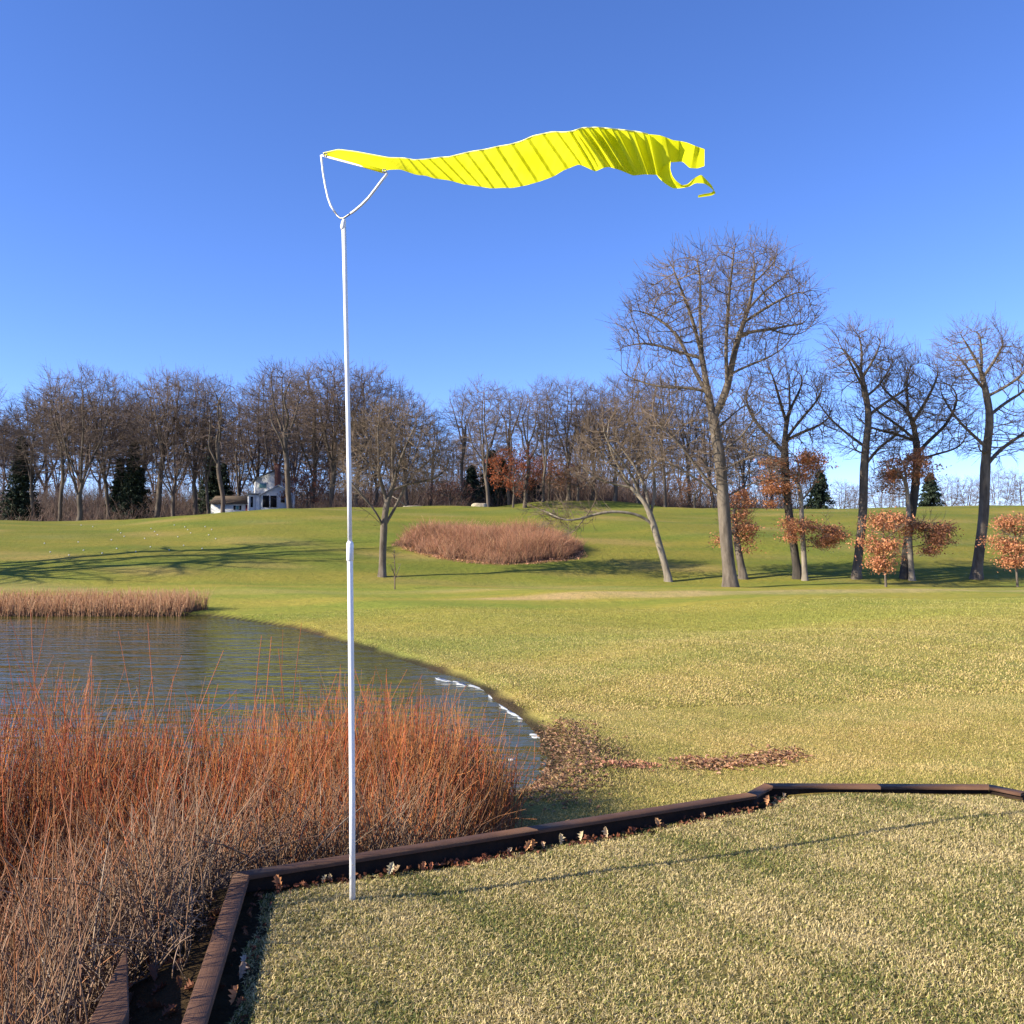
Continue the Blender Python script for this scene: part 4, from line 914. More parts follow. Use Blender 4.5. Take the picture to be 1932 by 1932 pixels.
def hh(b):
    # taller towards the water, low near the edging
    s = poly_sd(plat, b[:, 0], b[:, 1]); base = .40 + .75 * sstep(.2, 2.6, s)
    return base * (1.0 + .18 * wob(b[:, 0], b[:, 1], .55, 2.2)) * (1 - .35 * sstep(-1.0, 0, b[:, 0])) * (1 + .12 * sstep(-2.2, -3.5, b[:, 0]))
def outer(n):
    b = bank_pts(n); s = poly_sd(plat, b[:, 0], b[:, 1]); return b[(s > .9) & (b[:, 1] + .25 * wob(b[:, 0], b[:, 1], .6) > 5.0 + r.uniform(0, 1.1, len(b)))]
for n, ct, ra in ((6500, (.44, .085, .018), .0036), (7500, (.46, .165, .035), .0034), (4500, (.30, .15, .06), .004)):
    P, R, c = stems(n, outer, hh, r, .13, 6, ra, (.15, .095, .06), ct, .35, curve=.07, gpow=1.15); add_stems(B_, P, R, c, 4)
    # side twigs
    k = len(P); sel = r.integers(0, k, int(k * 2.2)); t0 = r.uniform(.25, .9, len(sel)); seg = (t0 * 5).astype(int); fr = (t0 * 5 - seg)[:, None]
    cb_ = c[sel, seg]; b0 = P[sel, seg] * (1 - fr) + P[sel, np.minimum(seg + 1, 5)] * fr; d = P[sel, -1] - P[sel, 0]; d /= np.linalg.norm(d, axis=1, keepdims=True)
    d = d + r.normal(0, .38, d.shape); d /= np.linalg.norm(d, axis=1, keepdims=True); ln = r.uniform(.10, .38, len(sel))[:, None]
    TP = np.stack([b0, b0 + d * ln * .5 + r.normal(0, .015, d.shape), b0 + (d + np.array([0, 0, .25])) * ln], 1)
    cc = np.broadcast_to((cb_ * r.uniform(.8, 1.4, (len(sel), 1)))[:, None], (len(sel), 3, 3))
    add_stems(B_, TP, np.tile([.0028, .0022, .0014], (len(sel), 1)), cc, 3)
# tall outliers breaking the skyline of the thicket
P, R, c = stems(420, outer, lambda b: hh(b) * (1.25 + .35 * (b[:, 0] < -1.6)), r, .2, 7, .0052, (.22, .14, .08), (.44, .12, .04), .3, curve=.08); add_stems(B_, P, R, c, 5)
tag(B_.build('dogwood_thicket', M['stem']), 'dense thicket of leafless red-orange dogwood stems along the near bank', 'shrubs', kind='stuff')
# grey tangle nearest the edging
B_ = Buf()
for n, ct, ln_, h_ in ((900, (.26, .18, .12), .8, .62), (3600, (.17, .10, .06), .5, .66), (700, (.32, .26, .20), 1.1, .55), (1900, (.32, .13, .045), .35, .72)):
    P, R, c = stems(n, bank_pts, h_, r, ln_, 6, .0042, (.16, .11, .08), ct, .35, curve=.35, droop=.15); P[:, :, 2] = np.maximum(P[:, :, 2], ground_z(P[:, :, 0], P[:, :, 1]) + .01)
    s = poly_sd(plat, P[:, :, 0], P[:, :, 1]).min(axis=1); k = (s > .12) & off_beam(P); add_stems(B_, P[k], R[k], c[k], 4)
def near_bank(n):
    b = bank_pts(n * 3); return b[b[:, 1] < 6.3][:n]
for n, ct, ln_, h_ in ((6200, (.21, .105, .05), .20, .85), (1800, (.31, .22, .14), .30, .72), (2600, (.28, .10, .035), .17, .95), (3600, (.24, .145, .075), .35, .62), (6500, (.085, .05, .032), .6, .6)):
    P, R, c = stems(n, near_bank, h_, r, ln_, 6, .0036, (.13, .09, .065), ct, .4, curve=.18, droop=.08); P[:, :, 2] = np.maximum(P[:, :, 2], ground_z(P[:, :, 0], P[:, :, 1]) + .01)
    s = poly_sd(plat, P[:, :, 0], P[:, :, 1]).min(axis=1); k = (s > .115) & off_beam(P); add_stems(B_, P[k], R[k], c[k], 3)
def by_edge(n):
    b = in_region([tuple(tout[1] + [-.1, .2]), tuple(tout[0]), tuple(tout[0] + [-1.1, 0]), tuple(tout[1] + [-1.2, .3])], n, r); return b
P, R, c = stems(4200, by_edge, .38, r, .75, 6, .0034, (.12, .08, .055), (.24, .15, .095), .45, curve=.5, droop=.2); P[:, :, 2] = np.maximum(P[:, :, 2], ground_z(P[:, :, 0], P[:, :, 1]) + .01)
s = poly_sd(plat, P[:, :, 0], P[:, :, 1]).min(axis=1); k = (s > .115) & off_beam(P); add_stems(B_, P[k], R[k], c[k], 3)
tag(B_.build('shrub_tangle', M['stem']), 'grey-brown tangle of low twigs beside the left timber edging', 'brush', kind='stuff')

# ---------------------------------------------------------------- leaves
def leaf_shape(lobed=True):
    if lobed:
        half = [(0, .0), (.03, .12), (.13, .20), (.07, .30), (.24, .42), (.12, .50), (.30, .66), (.14, .72), (.16, .88), (.06, .92), (0, 1.0)]
    else: half = [(0, 0), (.16, .25), (.22, .55), (.12, .85), (0, 1)]
    return half
def leaf_mesh(size, curl, r):
    h = leaf_shape(); V = []; 
    for x, y in h: V.append((x, y))
    n = len(h); pts = [(-x, y) for x, y in h] + [(0, y) for x, y in h] + [(x, y) for x, y in h]
    pts = np.array(pts); x, y = pts[:, 0], pts[:, 1]
    z = curl * (np.abs(x) * 1.3 + .35 * (y - .5) ** 2) + .04 * np.sin(9 * x + 7 * y + r.uniform(0, 6))
    W = np.stack([x, y, z], 1) * size; i = np.arange(n - 1)
    Q = np.vstack([np.stack([i, i + n, i + n + 1, i + 1], 1), np.stack([i + n, i + 2 * n, i + 2 * n + 1, i + n + 1], 1)])
    return W, Q
def euler(a, b, c):
    ca, sa, cb, sb, cc, sc_ = math.cos(a), math.sin(a), math.cos(b), math.sin(b), math.cos(c), math.sin(c)
    Rx = np.array([[1, 0, 0], [0, ca, -sa], [0, sa, ca]]); Ry = np.array([[cb, 0, sb], [0, 1, 0], [-sb, 0, cb]]); Rz = np.array([[cc, -sc_, 0], [sc_, cc, 0], [0, 0, 1]])
    return Rz @ Ry @ Rx
r = np.random.default_rng(83)
near_leaves = [(525, 1662, .09, 1.0, (.55, .24, .1), 'large curled brown oak leaf in the inner corner of the timber edging'), (512, 1655, .07, .6, (.5, .35, .2), 'pale brown oak leaf lying left of the large one in the timber corner'),
  (600, 1662, .05, .9, (.6, .5, .3), 'pale oak leaf in the shade left of the pole foot'), (625, 1655, .045, 1.2, (.55, .42, .25), 'small pale oak leaf beside the pole in the shade'),
  (720, 1628, .08, 1.5, (.72, .62, .40), 'cream oak leaf standing upright against the timber right of the pole'), (733, 1648, .05, .4, (.45, .2, .1), 'small dark brown leaf lying right below the cream upright leaf'),
  (790, 1640, .055, .9, (.5, .22, .1), 'rust oak leaf in the timber shade between the cream leaf and the leaf heap'), (812, 1634, .05, 1.0, (.45, .16, .08), 'dark rust leaf beside the timber just right of the rust oak leaf'), (945, 1595, .05, 1.0, (.62, .45, .28), 'pale tan oak leaf at the left end of the leaf heap by the timber'),
  (975, 1588, .075, 1.0, (.70, .38, .16), 'bright orange oak leaf leaning on the timber at mid-length'), (985, 1584, .07, 1.2, (.62, .28, .1), 'rust orange leaf touching the bright orange one'), (1000, 1590, .05, .6, (.6, .4, .22), 'tan leaf lying below the two orange leaves'),
  (1035, 1574, .075, 1.45, (.74, .58, .34), 'pale spiky oak leaf upright right of the orange leaves'), (1075, 1569, .07, 1.3, (.74, .60, .36), 'pale spiky oak leaf upright at the middle of the long timber'), (1122, 1560, .075, 1.4, (.70, .52, .30), 'cream oak leaf upright past the middle of the long timber'),
  (1108, 1567, .05, .5, (.62, .45, .28), 'tan leaf lying flat left of the cream oak leaf'), (1228, 1545, .075, 1.3, (.72, .42, .2), 'orange tan oak leaf upright near the right part of the long timber'), (1290, 1536, .05, .9, (.5, .3, .16), 'small brown leaf near the bend of the timber'),
  (1425, 1503, .08, 1.5, (.60, .30, .14), 'brown oak leaf standing in the bend of the timber edging'), (440, 1842, .075, 1.1, (.42, .30, .22), 'pale pinkish oak leaf in the shade of the left timber'), (448, 1830, .05, .7, (.66, .52, .4), 'small pale leaf just above the pinkish one by the left timber'),
  (432, 1890, .075, 1.0, (.65, .32, .14), 'orange brown leaf by the left timber near the bottom of the picture')]
for vx, vy, sz, up, colr, lab in near_leaves:
    p = on_ground(vx, vy + 14 * (up > .9))
    nin = (tin[2] - tin[1]) / np.linalg.norm(tin[2] - tin[1]); nin = np.array([nin[1], -nin[0]]) if vx > 480 else np.array([1.0, 0])
    while float(poly_sd(plat, p[0], p[1])) > -.05: p[:2] += nin * .01
    W, Q = leaf_mesh(sz * .92, 1.1, r); R_ = euler(up, r.uniform(-.4, .4), r.uniform(-.9, .9)); W = W @ R_.T
    W[:, 2] -= W[:, 2].min() + .0; c = np.array(colr) * r.uniform(.85, 1.1, (len(W), 1))
    o = new_mesh('oak_leaf', W, [Q], M['leaf'], None, c, loc=(p[0], p[1], float(ground_z(p[0], p[1])) + .012)); tag(o, lab, 'leaf', 'fallen oak leaves along the timber edging')
def litter(name, pts, size, colr, label, up=.5):
    n = len(pts); shapes = [leaf_mesh(1.0, 1.0, r) for _ in range(3)]; B_ = Buf()
    for k in range(3):
        W0, Q0 = shapes[k]; sel = pts[k::3]; m_ = len(sel)
        Rs = np.array([euler(r.normal(0, up), r.normal(0, up), r.uniform(0, 6.28)) for _ in range(m_)]); S = size * r.uniform(.6, 1.2, (m_, 1, 1))
        W = np.einsum('nij,vj->nvi', Rs, W0) * S + sel[:, None] + np.array([0, 0, .012]); Q = (Q0[None] + (np.arange(m_) * len(W0))[:, None, None]).reshape(-1, 4)
        c = np.repeat(np.array(colr) * r.uniform(.45, 1.5, (m_, 1)) * r.uniform(.9, 1.1, (m_, 3)), len(W0), 0); B_.add(W.reshape(-1, 3), Q, col=np.clip(c, .01, .9))
    return tag(B_.build(name, M['leaf']), label, 'fallen leaves', kind='stuff')
def scatter(px, n, sx, sy):
    out = []
    L = np.array([on_ground(*p)[:2] for p in px]); seg = r.integers(0, len(L) - 1, n); t = r.uniform(0, 1, (n, 1)); p = L[seg] * (1 - t) + L[seg + 1] * t + r.normal(0, 1, (n, 2)) * np.array([sx, sy])
    return np.stack([p[:, 0], p[:, 1], ground_z(p[:, 0], p[:, 1])], 1)
p1 = scatter([(1030, 1500), (1060, 1470), (1080, 1430), (1075, 1395), (1050, 1370)], 2400, .22, .32); p1 = p1[p1[:, 2] > WATER - .02]
litter('leaf_litter', p1, .058, (.36, .22, .12), 'brown leaves heaped on the bank at the tip of the pond', .28)
litter('leaf_litter', scatter([(1130, 1442), (1180, 1446), (1220, 1448)], 220, .14, .10), .055, (.48, .24, .14), 'thin trail of brown leaves between the pond tip and the leaf drift')
litter('leaf_litter', scatter([(1290, 1440), (1340, 1444), (1400, 1440), (1450, 1432), (1500, 1425)], 950, .10, .12), .060, (.50, .29, .16), 'drift of russet leaves in the hollow behind the timber edging', .3)
# dark litter in the strip along the inner face of the timber
L = []
for a, b_, n in ((tin[0], tin[1], 150), (tin[1], tin[2], 330), (tin[2], tin[3], 12)):
    t = np.clip(r.choice([.04, .12, .2, .33, .40, .45, .58, .63, .7, .8, .93], n)[:, None] + r.normal(0, .035, (n, 1)), 0.01, .99); d = (b_ - a) / np.linalg.norm(b_ - a); nn = np.array([d[1], -d[0]]); L.append(a * (1 - t) + b_ * t + nn * r.uniform(.01, .11, (n, 1)))
p = np.vstack(L); litter('leaf_litter', np.stack([p[:, 0], p[:, 1], ground_z(p[:, 0], p[:, 1]) + .005], 1), .034, (.22, .085, .045), 'dark red-brown leaves lying along the inner face of the timber', .9)
bl = np.vstack([bank_pts(4200), by_edge(900)]); litter('leaf_litter', bl, .07, (.26, .12, .06), 'brown leaves covering the bank under the dogwood stems', .6)
# thin ice along the shore
r = np.random.default_rng(84); B_ = Buf()
ice = [(830, 1278, .5), (850, 1284, .55), (872, 1289, .6), (893, 1296, .5), (912, 1303, .35), (925, 1310, .35), (938, 1320, .35), (950, 1330, .4), (965, 1340, .4), (978, 1348, .35), (992, 1354, .45), (1010, 1363, .45), (1022, 1372, .4), (1018, 1390, .35), (1010, 1385, .25), (1030, 1398, .22), (967, 1432, .12)]
ip = np.array([at_z(x, y, WATER)[:2] for x, y, _ in ice[:13]]); sg = np.linalg.norm(np.diff(ip, axis=0), axis=1); cs = np.concatenate([[0], np.cumsum(sg)]); u0 = 0.0
while u0 < cs[-1] - .2:
    L_ = r.uniform(.15, .8); u = np.linspace(u0, min(u0 + L_, cs[-1]), 9); c2 = np.stack([np.interp(u, cs, ip[:, 0]), np.interp(u, cs, ip[:, 1])], 1)
    nrm = np.stack([np.gradient(c2[:, 1]), -np.gradient(c2[:, 0])], 1); nrm /= np.linalg.norm(nrm, axis=1, keepdims=True) + 1e-9
    c2 = c2 + nrm * r.uniform(-.06, .06); wd = np.sin(np.linspace(.05, 3.1, 9)) * r.uniform(.02, .085) * r.uniform(.5, 1.3, 9)
    for q in range(r.integers(1, 3)):
        o_ = nrm * (r.uniform(-.12, .12) * q); a_, b_ = c2 + o_ + nrm * wd[:, None], c2 + o_ - nrm * wd[:, None] * r.uniform(.4, 1)
        ring = np.vstack([a_, b_[::-1]]); n = len(ring); i = np.arange(n); j = (i + 1) % n
        zt = WATER + .004 + .0012 * q; B_.add(np.vstack([np.column_stack([ring, np.full(n, zt)]), np.column_stack([ring, np.full(n, zt - .01)])]), i[None], np.stack([i + n, j + n, j, i], 1))
    u0 += L_ * r.uniform(.7, 1.15)
for x, y, s_ in ice[13:]:
    c0 = at_z(x, y, WATER + .004); n = 14; a = np.arange(n) / n * 6.283; rr = s_ * .32 * (1 + .3 * r.normal(0, .5, n))
    ring = np.stack([c0[0] + np.cos(a) * rr, c0[1] + np.sin(a) * rr * .8, np.full(n, c0[2])], 1); low = ring.copy(); low[:, 2] -= .01; i = np.arange(n); j = (i + 1) % n; B_.add(np.vstack([ring, low]), i[None], np.stack([i + n, j + n, j, i], 1))
tag(B_.build('shore_ice', M['ice']), 'broken band of thin white ice along the right shore of the pond', 'ice', kind='stuff')

# ---------------------------------------------------------------- timber edging
timber = empty('timber_edging', (tin[1][0], tin[1][1], 0), 'dark brown timber edging around the raised grass platform, from bottom left to the right edge', 'edging')
def timber_board(a0, a1, b1, b0, z0, z1, name='timber', zc=0.0, mat=None):
    """a: inner corners, b: outer corners (start, end)"""
    P4 = np.array([a0, a1, b1, b0]); n = max(2, int(np.linalg.norm(a1 - a0) / .25)); t = np.linspace(0, 1, n)
    bev = .006; o = np.array([timber.location.x, timber.location.y])
    prof = [(0, z0), (0, z1 - bev), (bev / .08, z1), (1 - bev / .08, z1), (1, z1 - bev), (1, z0)]
    V = []; uv = []
    Ltot = np.linalg.norm(a1 - a0)
    for k in t:
        pin = a0 * (1 - k) + a1 * k - o; pout = b0 * (1 - k) + b1 * k - o
        for j, (s, z) in enumerate(prof): q = pin * (1 - s) + pout * s; V.append((q[0], q[1], z + zc)); uv.append((k * Ltot * 2, j * .2 + s * .1))
    m_ = len(prof); I = np.arange(n * m_).reshape(n, m_); F4 = np.stack([I[:-1, :-1], I[1:, :-1], I[1:, 1:], I[:-1, 1:]], -1).reshape(-1, 4)
    caps = np.array([I[0, ::-1], I[-1]]); ob = new_mesh(name, np.array(V), [F4, caps], mat or M['timber'], timber)
    ul = ob.data.uv_layers.new(name='UV'); vi = np.empty(len(ob.data.loops), np.int32); ob.data.loops.foreach_get('vertex_index', vi); ul.data.foreach_set('uv', np.array(uv, np.float32)[vi].ravel()); return ob
gapd = lambda a, b: (b - a) / np.linalg.norm(b - a) * .003
segs = []
def split(a0, a1, b0, b1, n):
    for k in range(n):
        t0, t1 = k / n, (k + 1) / n; yield a0 * (1 - t0) + a1 * t0, a0 * (1 - t1) + a1 * t1, b0 * (1 - t0) + b1 * t0, b0 * (1 - t1) + b1 * t1
for i, nseg in ((0, 2), (1, 2), (2, 1), (3, 2), (4, 1)):
    for a0, a1, b0, b1 in split(tin[i], tin[i + 1], tout[i], tout[i + 1], nseg):
        g = gapd(a0, a1) * .25; timber_board(a0 + g, a1 - g, b1 - g, b0 + g, T - (.022 if i < 2 else .018), T)
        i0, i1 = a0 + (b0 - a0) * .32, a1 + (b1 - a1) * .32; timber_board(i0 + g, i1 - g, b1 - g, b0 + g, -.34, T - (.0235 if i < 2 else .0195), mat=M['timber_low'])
# separate short beam among the shrubs at the lower left
q0, q1 = at_z(165, 1932, T), at_z(240, 1783, T); p0, p1 = at_z(232, 1932, T), at_z(241, 1905, T)
dd = (q1 - q0)[:2] / np.linalg.norm((q1 - q0)[:2]); e0, e1 = q0[:2] - dd * .9, q1[:2]; nn = np.array([dd[1], -dd[0]]) * .105
B_ = Buf(); c0 = (e0 + e1) / 2
def L2(p, z): return (p[0] - c0[0], p[1] - c0[1], z)
w_ = float(np.dot(p0[:2] - e0, nn / .105)); nn = nn / .105 * w_; f1 = e0 + nn + dd * float(np.dot(p1[:2] - e0, dd))
V = [L2(e0, -.6), L2(e0 + nn, -.6), L2(f1, -.6), L2(e1, -.6), L2(e0, T), L2(e0 + nn, T), L2(f1, T), L2(e1, T)]
B_.add(V, [(3, 2, 1, 0), (4, 5, 6, 7), (0, 1, 5, 4), (1, 2, 6, 5), (2, 3, 7, 6), (3, 0, 4, 7)])
o = B_.build('timber_beam', M['timber'], loc=(c0[0], c0[1], 0)); tag(o, 'short brown timber beam ending among the shrubs at the lower left', 'beam')
bv = o.modifiers.new('bevel', 'BEVEL'); bv.width = .006; bv.segments = 2
uvl = o.data.uv_layers.new(name='UV'); co = np.empty(len(o.data.vertices) * 3, np.float32); o.data.vertices.foreach_get('co', co); co = co.reshape(-1, 3); vi = np.empty(len(o.data.loops), np.int32); o.data.loops.foreach_get('vertex_index', vi); uvl.data.foreach_set('uv', (np.stack([co[:, 1] * 2, co[:, 0]], 1)[vi]).ravel())

# ---------------------------------------------------------------- grass blades
def blades(name, pts, h, w, colf, r, label, lean=.9):
    n = len(pts); a = 1.2 * wob(pts[:, 0], pts[:, 1], .21, 4) + r.normal(0, 2.0, n); d = np.stack([np.cos(a), np.sin(a), np.zeros(n)], 1); f = r.uniform(0, 6.283, n); side = np.stack([np.cos(f), np.sin(f), np.zeros(n)], 1)
    hh_ = h * r.uniform(.5, 1.25, n)[:, None]; ww = w * r.uniform(.7, 1.4, n)[:, None]; ln = r.uniform(.1, 1, n)[:, None] * lean
    up = np.array([0, 0, 1.0]); m1 = pts + (d * ln * .50 + up * .52) * hh_; tp = pts + (d * ln * 1.25 + up * (.85 - .42 * ln)) * hh_
    V = np.stack([pts - side * ww, pts + side * ww, m1 + side * ww * .8, m1 - side * ww * .8, tp], 1).reshape(-1, 3)
    o5 = np.arange(n)[:, None] * 5; Q = o5 + np.array([[0, 1, 2, 3]]); Tt = o5 + np.array([[3, 2, 4]])
    c = np.repeat(colf(pts, r), 5, axis=0)
    return tag(new_mesh(name, V, [Q, Tt], M['blade'], None, c), label, 'grass', kind='stuff')
def near_col(p, r):
    n = len(p); k = r.uniform(0, 1, n) + .28 * wob(p[:, 0], p[:, 1], .33, 1.0) + .18 * wob(p[:, 0], p[:, 1], .11, 2.0)
    straw = np.array([.70, .56, .28]); tan = np.array([.50, .39, .17]); olive = np.array([.31, .29, .075]); green = np.array([.14, .17, .045])
    c = np.where((k > .66)[:, None], straw, np.where((k > .38)[:, None], tan, np.where((k > .10)[:, None], olive, green)))
    return c * r.uniform(.75, 1.2, (n, 1))
r = np.random.default_rng(85)
n = 1200000; Y = 2.0 + 4.6 * r.uniform(0, 1, n) ** 1.15; X = r.uniform(-1.6, 7.0, n); k = (np.abs(X) < Y * .62 + .35) | (r.uniform(0, 1, n) < .5); X, Y = X[k], Y[k]
s = poly_sd(plat, X, Y); dens = (1 - .6 * sstep(.2, .8, wob(X, Y, .16, 3))) * (1 - .55 * sstep(.35, .9, wob(X, Y, .05, 1))); k = (s < -.035 - .02 * wob(X, Y, .12, 1) - .03 * (X < -.75)) & (r.uniform(0, 1, len(X)) < dens); X, Y = X[k], Y[k]
blades('lawn_grass', np.stack([X, Y, ground_z(X, Y) - .004], 1), .027, .0018, near_col, r, 'short dormant straw and olive grass on the raised platform', 1.1)
def mid_col(p, r):
    n = len(p); k = r.uniform(0, 1, n) + .30 * wob(p[:, 0], p[:, 1], .9, 1.0) + .22 * wob(p[:, 0], p[:, 1], .3, 2.0); far_ = sstep(13, 28, p[:, 1])
    straw = np.array([.68, .51, .22]); tan = np.array([.53, .41, .15]); olive = np.array([.34, .31, .075])
    c = np.where((k > .75)[:, None], straw, np.where((k > .3)[:, None], tan, olive)); gm = (.55 * far_ + .30 * sstep(.0, .8, wob(p[:, 0], p[:, 1] * 1.6, 5.5, 3.3)))[:, None]; c = c * (1 - gm) + np.array([.33, .34, .060]) * gm
    return c * r.uniform(.75, 1.2, (n, 1))
n = 960000; Y = 7.2 * (34 / 7.2) ** (r.uniform(0, 1, n) ** 1.25); X = r.uniform(-1, 1, n) * (Y * .64 + 1.2)
s = poly_sd(plat, X, Y); sp = poly_sd(pond, X, Y); k = (s > .5) & (sp > .13 + .09 * wob(X, Y, .35, 2)) & ~((X < .1 + .25 * wob(X, Y, .4)) & (Y < 9.6)) & ~((poly_sd(plat, X, Y) > .1) & (X < -.3) & (Y < 12)); X, Y = X[k], Y[k]
k = r.uniform(0, 1, len(X)) < 1 - .5 * sstep(.1, .8, wob(X, Y, .45, 3)); X, Y = X[k], Y[k]
pt = np.stack([X, Y, ground_z(X, Y) - .004], 1)
kn = Y < 14
blades('field_grass', pt[kn], .038, .0026, mid_col, r, 'straw-coloured grass of the lower field around the pond tip', 1.2)
blades('field_grass', pt[~kn], .045, .0055, mid_col, r, 'yellow-green grass of the field beyond the pond', 1.2)

# ---------------------------------------------------------------- windsock on its white pole
pb = on_ground(665.5, 1700); YP = pb[1]
ZU = lambda u, w: (566 + .4395 * u, 188.7 + .4395 * w)
sock = empty('windsock', pb, 'white plastic pole flying a long torn yellow windsock from a forked rod', 'windsock')
def rel(vx, vy, d=0.0): return at_depth(vx, vy, YP + d) - pb
cp0, cp1 = rel(660.5, 1058), rel(660.3, 1022); tpz = rel(648, 420)
bowed = [rel(x, y) for x, y in [(660.3, 1030), (658.5, 880), (655.5, 720), (652.0, 560), (648.6, 428)]]
Buf().tube([np.array([0, 0, -.15]), rel(664.5, 1500), rel(662.5, 1250), cp0, rel(660.4, 1050)], .0138, 20).build('lower_pole', M['white'], sock, True)
Buf().tube([cp0, rel(660.4, 1057), cp0 * .12 + cp1 * .88, cp1], [.0150, .0168, .0168, .0135], 20).build('coupling', M['white'], sock, True)
Buf().tube(bowed, .0108, 18).build('upper_pole', M['white'], sock, True)
Buf().tube([rel(647.6, 434), rel(647.4, 428), rel(648.2, 420), rel(649.2, 415), rel(647.5, 412)], [.0108, .0135, .0115, .0095, .004], 16).build('pole_cap', M['white'], sock, True)
Z7 = lambda u, w: (589.6 + .0977 * u, 259.4 + .0977 * w)
lt = [(165, 345, .13), (178, 440, .125), (205, 680, .11), (245, 920, .09), (300, 1170, .06), (355, 1320, .045), (430, 1440, .03)]
md = [(430, 1440, .03), (480, 1510, .018), (540, 1560, .004), (595, 1562, -.004), (640, 1532, -.012), (690, 1500, -.02), (740, 1465, -.03)]
rt = [(740, 1465, -.03), (820, 1410, -.045), (940, 1310, -.065), (1080, 1170, -.085), (1220, 990, -.105), (1340, 830, -.12), (1445, 700, -.135)]
def curve(L): return [rel(*Z7(u, w), d) for u, w, d in L]
fork = Buf().tube(curve(md), .0045, 10).build('fork', M['metal'], sock, True)
Buf().tube(curve(lt), [.0052] * 7, 10).build('fork_arm', M['white'], sock, True)
Buf().tube(curve(rt), [.0062] * 7, 10).build('fork_arm', M['white'], sock, True)
barL, barR = rel(*Z7(180, 345), .13), rel(*Z7(1440, 690), -.135)
Buf().tube([barL, barR], .0045, 10).build('cross_bar', M['white'], sock, True)
Buf().tube([rel(664.7, 1630) + np.array([.004, -.0120, 0]), rel(664.7, 1630) + np.array([.004, -.0165, 0])], .0028, 8).build('bolt', M['metal'], sock, True)
def grommet(c):
    a = np.arange(16) / 16 * 6.283; P = np.stack([np.cos(a) * .008, np.zeros(16), np.sin(a) * .008], 1) + c; Pm = np.vstack([P, P[:1]])
    Buf().tube(Pm, .0028, 6, caps=False).build('grommet', M['metal'], sock, True)
grommet(rel(*Z7(245, 330), .10)); grommet(rel(*Z7(1390, 645), -.155))
top = [(100, 228), (165, 213), (240, 222), (310, 235), (380, 248), (450, 250), (490, 258), (540, 255), (600, 247), (640, 245), (680, 235), (735, 222), (800, 212), (850, 200), (900, 192), (950, 178), (1000, 155), (1085, 137), (1130, 139), (1170, 135), (1210, 120), (1280, 118), (1350, 125), (1440, 135), (1500, 147), (1545, 150)]
bot = [(110, 243), (230, 276), (350, 310), (380, 300), (430, 298), (470, 312), (500, 322), (540, 325), (575, 337), (640, 345), (700, 362), (760, 370), (820, 380), (870, 377), (910, 378), (970, 367), (1030, 350), (1090, 328), (1130, 303), (1195, 277), (1220, 285), (1268, 308), (1300, 292), (1325, 287), (1370, 300), (1430, 325), (1480, 320), (1535, 322)]
pairs = [(100, 110), (380, 385), (450, 500), (540, 640), (640, 760), (735, 850), (850, 960), (950, 1060), (1085, 1190), (1170, 1270), (1210, 1330), (1280, 1400), (1350, 1450), (1440, 1500), (1500, 1535)]
top, bot, pairs = np.array(top, float), np.array(bot, float), np.array(pairs, float)
NS, NT = 560, 22
su = np.interp(np.linspace(0, 1, NS), np.linspace(0, 1, 200), np.interp(np.linspace(0, 1, 200), [0, 1], [100, 1500])); sb = np.interp(su, pairs[:, 0], pairs[:, 1])
tw = np.interp(su, top[:, 0], top[:, 1]); bw = np.interp(sb, bot[:, 0], bot[:, 1])
def smooth1(a, k=3):
    for _ in range(k): a[1:-1] = .25 * a[:-2] + .5 * a[1:-1] + .25 * a[2:]
    return a
tw, bw = smooth1(tw, 8), smooth1(bw, 8)
dt = np.interp(su, [100, 380, 600, 900, 1170, 1300, 1500], [.12, -.02, -.08, -.22, -.36, -.29, -.16]); db = np.interp(su, [100, 380, 600, 900, 1170, 1300, 1500], [.13, -.135, -.16, -.28, -.42, -.33, -.16])
dt, db = smooth1(dt, 60), smooth1(db, 60)
# ribs
rib = []; u = 400.0
edges = [395, 430, 470, 512, 560, 610, 664, 722, 785, 850, 918, 985, 1050, 1110, 1165, 1210, 1250, 1300, 1362, 1432, 1500]
ph = np.interp(su, edges, np.arange(len(edges))); ph[su < 395] = 0
saw = (ph % 1); pw = np.where(saw < .80, (saw / .80) ** 1.2, (1 - saw) / .20); rs = np.where(saw < .6, saw / .6, (1 - saw) / .4)          # slow rise, sharp fold back
kr = np.clip((su - 1160) / 60, 0, 1); prof = pw * (1 - kr) + rs * kr
amp = np.interp(su, [380, 450, 700, 1150, 1180, 1500], [0, .012, .020, .020, .06, .075])
Vs = []
for i in range(NS):
    for j in range(NT):
        t = j / (NT - 1); uu = su[i] * (1 - t) + sb[i] * t; ww = tw[i] * (1 - t) + bw[i] * t
        env = .25 + .75 * math.sin(math.pi * (.08 + .88 * t)) ** .5
        wr = .0015 * math.sin(uu * .11 + 4 * t) * math.sin(t * 9 + uu * .03) + .0006 * math.sin(uu * .31 + t * 14)
        bulge = .03 * math.sin(math.pi * t) * (su[i] > 1180)
        d = dt[i] * (1 - t) + db[i] * t - amp[i] * prof[i] * env + wr * (su[i] > 395) + bulge
        Vs.append(rel(*ZU(uu, ww), d))
Vs = np.array(Vs); I = np.arange(NS * NT).reshape(NS, NT)
B_ = Buf(); B_.add(Vs, np.stack([I[:-1, :-1], I[1:, :-1], I[1:, 1:], I[:-1, 1:]], -1).reshape(-1, 4))
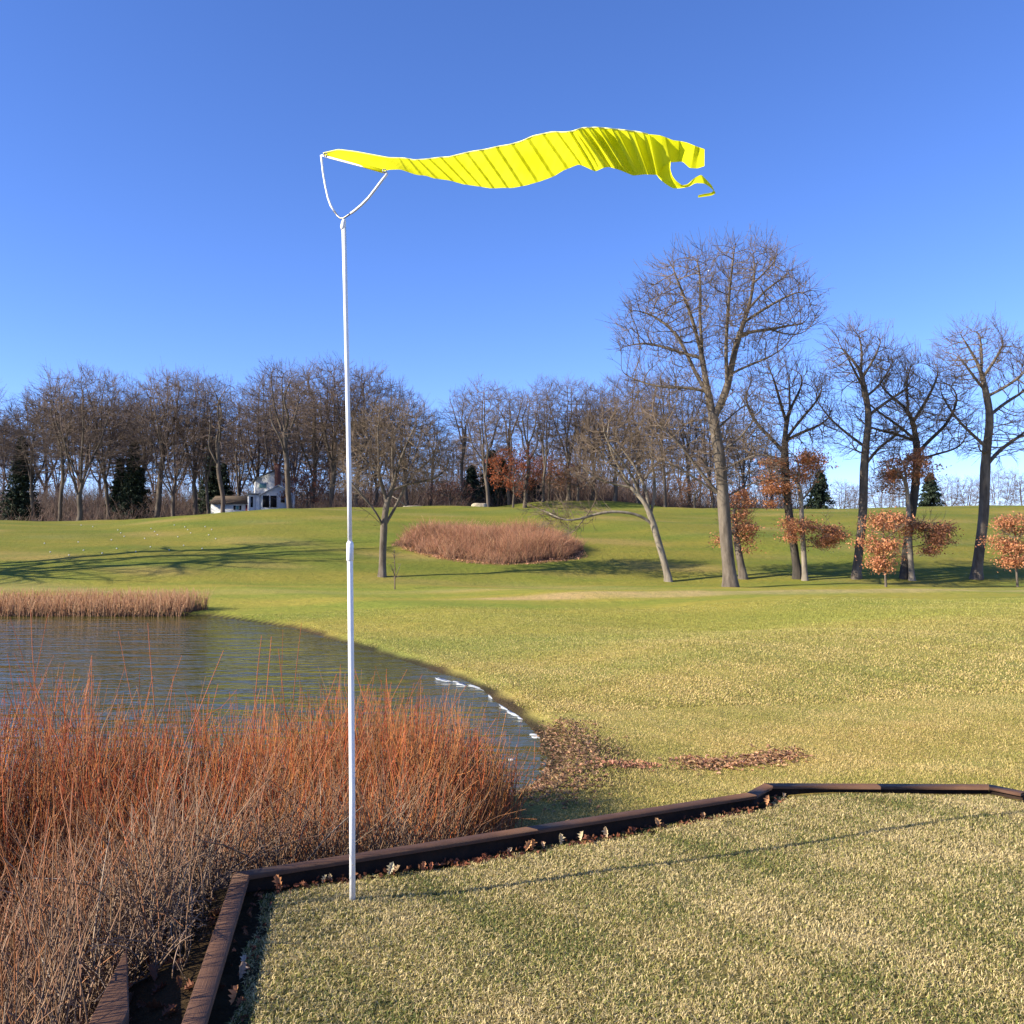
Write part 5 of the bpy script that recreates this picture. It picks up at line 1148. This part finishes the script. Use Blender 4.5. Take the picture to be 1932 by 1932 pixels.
def ribbon(prs, nt=6, ns=10, amp_=.012):
    p = np.array([list(a) + list(b) + [d1, d2] for a, b, d1, d2 in prs], float); s = np.linspace(0, len(p) - 1, (len(p) - 1) * ns + 1)
    q = np.stack([np.interp(s, np.arange(len(p)), p[:, k]) for k in range(6)], 1)
    for _ in range(4): q[1:-1] = .25 * q[:-2] + .5 * q[1:-1] + .25 * q[2:]
    V = []
    for row_ in q:
        for j in range(nt):
            t = j / (nt - 1); V.append(rel(*ZU(row_[0] * (1 - t) + row_[2] * t, row_[1] * (1 - t) + row_[3] * t), row_[4] * (1 - t) + row_[5] * t - .12 + amp_ * math.sin(t * 3.1)))
    I = np.arange(len(V)).reshape(len(q), nt); B_.add(V, np.stack([I[:-1, :-1], I[1:, :-1], I[1:, 1:], I[:-1, 1:]], -1).reshape(-1, 4))
ribbon([((1499, 147), (1534, 322), -.04, -.04), ((1545, 151), (1560, 285), -.09, -.07), ((1572, 160), (1590, 268), -.10, -.08), ((1600, 172), (1610, 267), -.07, -.05), ((1632, 176), (1630, 265), -.05, -.03), ((1660, 182), (1645, 266), -.09, -.07), ((1695, 196), (1672, 292), -.14, -.12), ((1712, 202), (1705, 294), -.13, -.12), ((1737, 211), (1736, 284), -.15, -.15)])
ribbon([((1526, 312), (1592, 262), -.03, -.09), ((1540, 335), (1589, 295), -.05, -.11), ((1565, 358), (1598, 325), -.08, -.13), ((1600, 380), (1614, 346), -.11, -.15), ((1632, 379), (1640, 366), -.14, -.16), ((1668, 374), (1665, 361), -.16, -.17), ((1698, 356), (1692, 335), -.19, -.18), ((1735, 358), (1722, 319), -.22, -.20), ((1760, 374), (1745, 342), -.20, -.19), ((1778, 392), (1768, 366), -.17, -.17), ((1786, 400), (1778, 388), -.17, -.16), ((1766, 411), (1764, 398), -.20, -.18), ((1735, 415), (1732, 403), -.22, -.20), ((1709, 419), (1709, 409), -.24, -.22)], ns=8, amp_=.008)
sk = B_.build('sock', M['sock'], sock, True)
# hem folded over the cross bar, and seam along both long edges
hem = []
Buf().tube([rel(*ZU(112, 240), .125), rel(*ZU(240, 274), .0), rel(*ZU(352, 305), -.13)], .0085, 10).build('hem', M['sock'], sock, True)
Bs = Buf(); Bs.tube(Vs.reshape(NS, NT, 3)[::4, 0], .0032, 6); Bs.build('seam', M['seam'], sock, True)
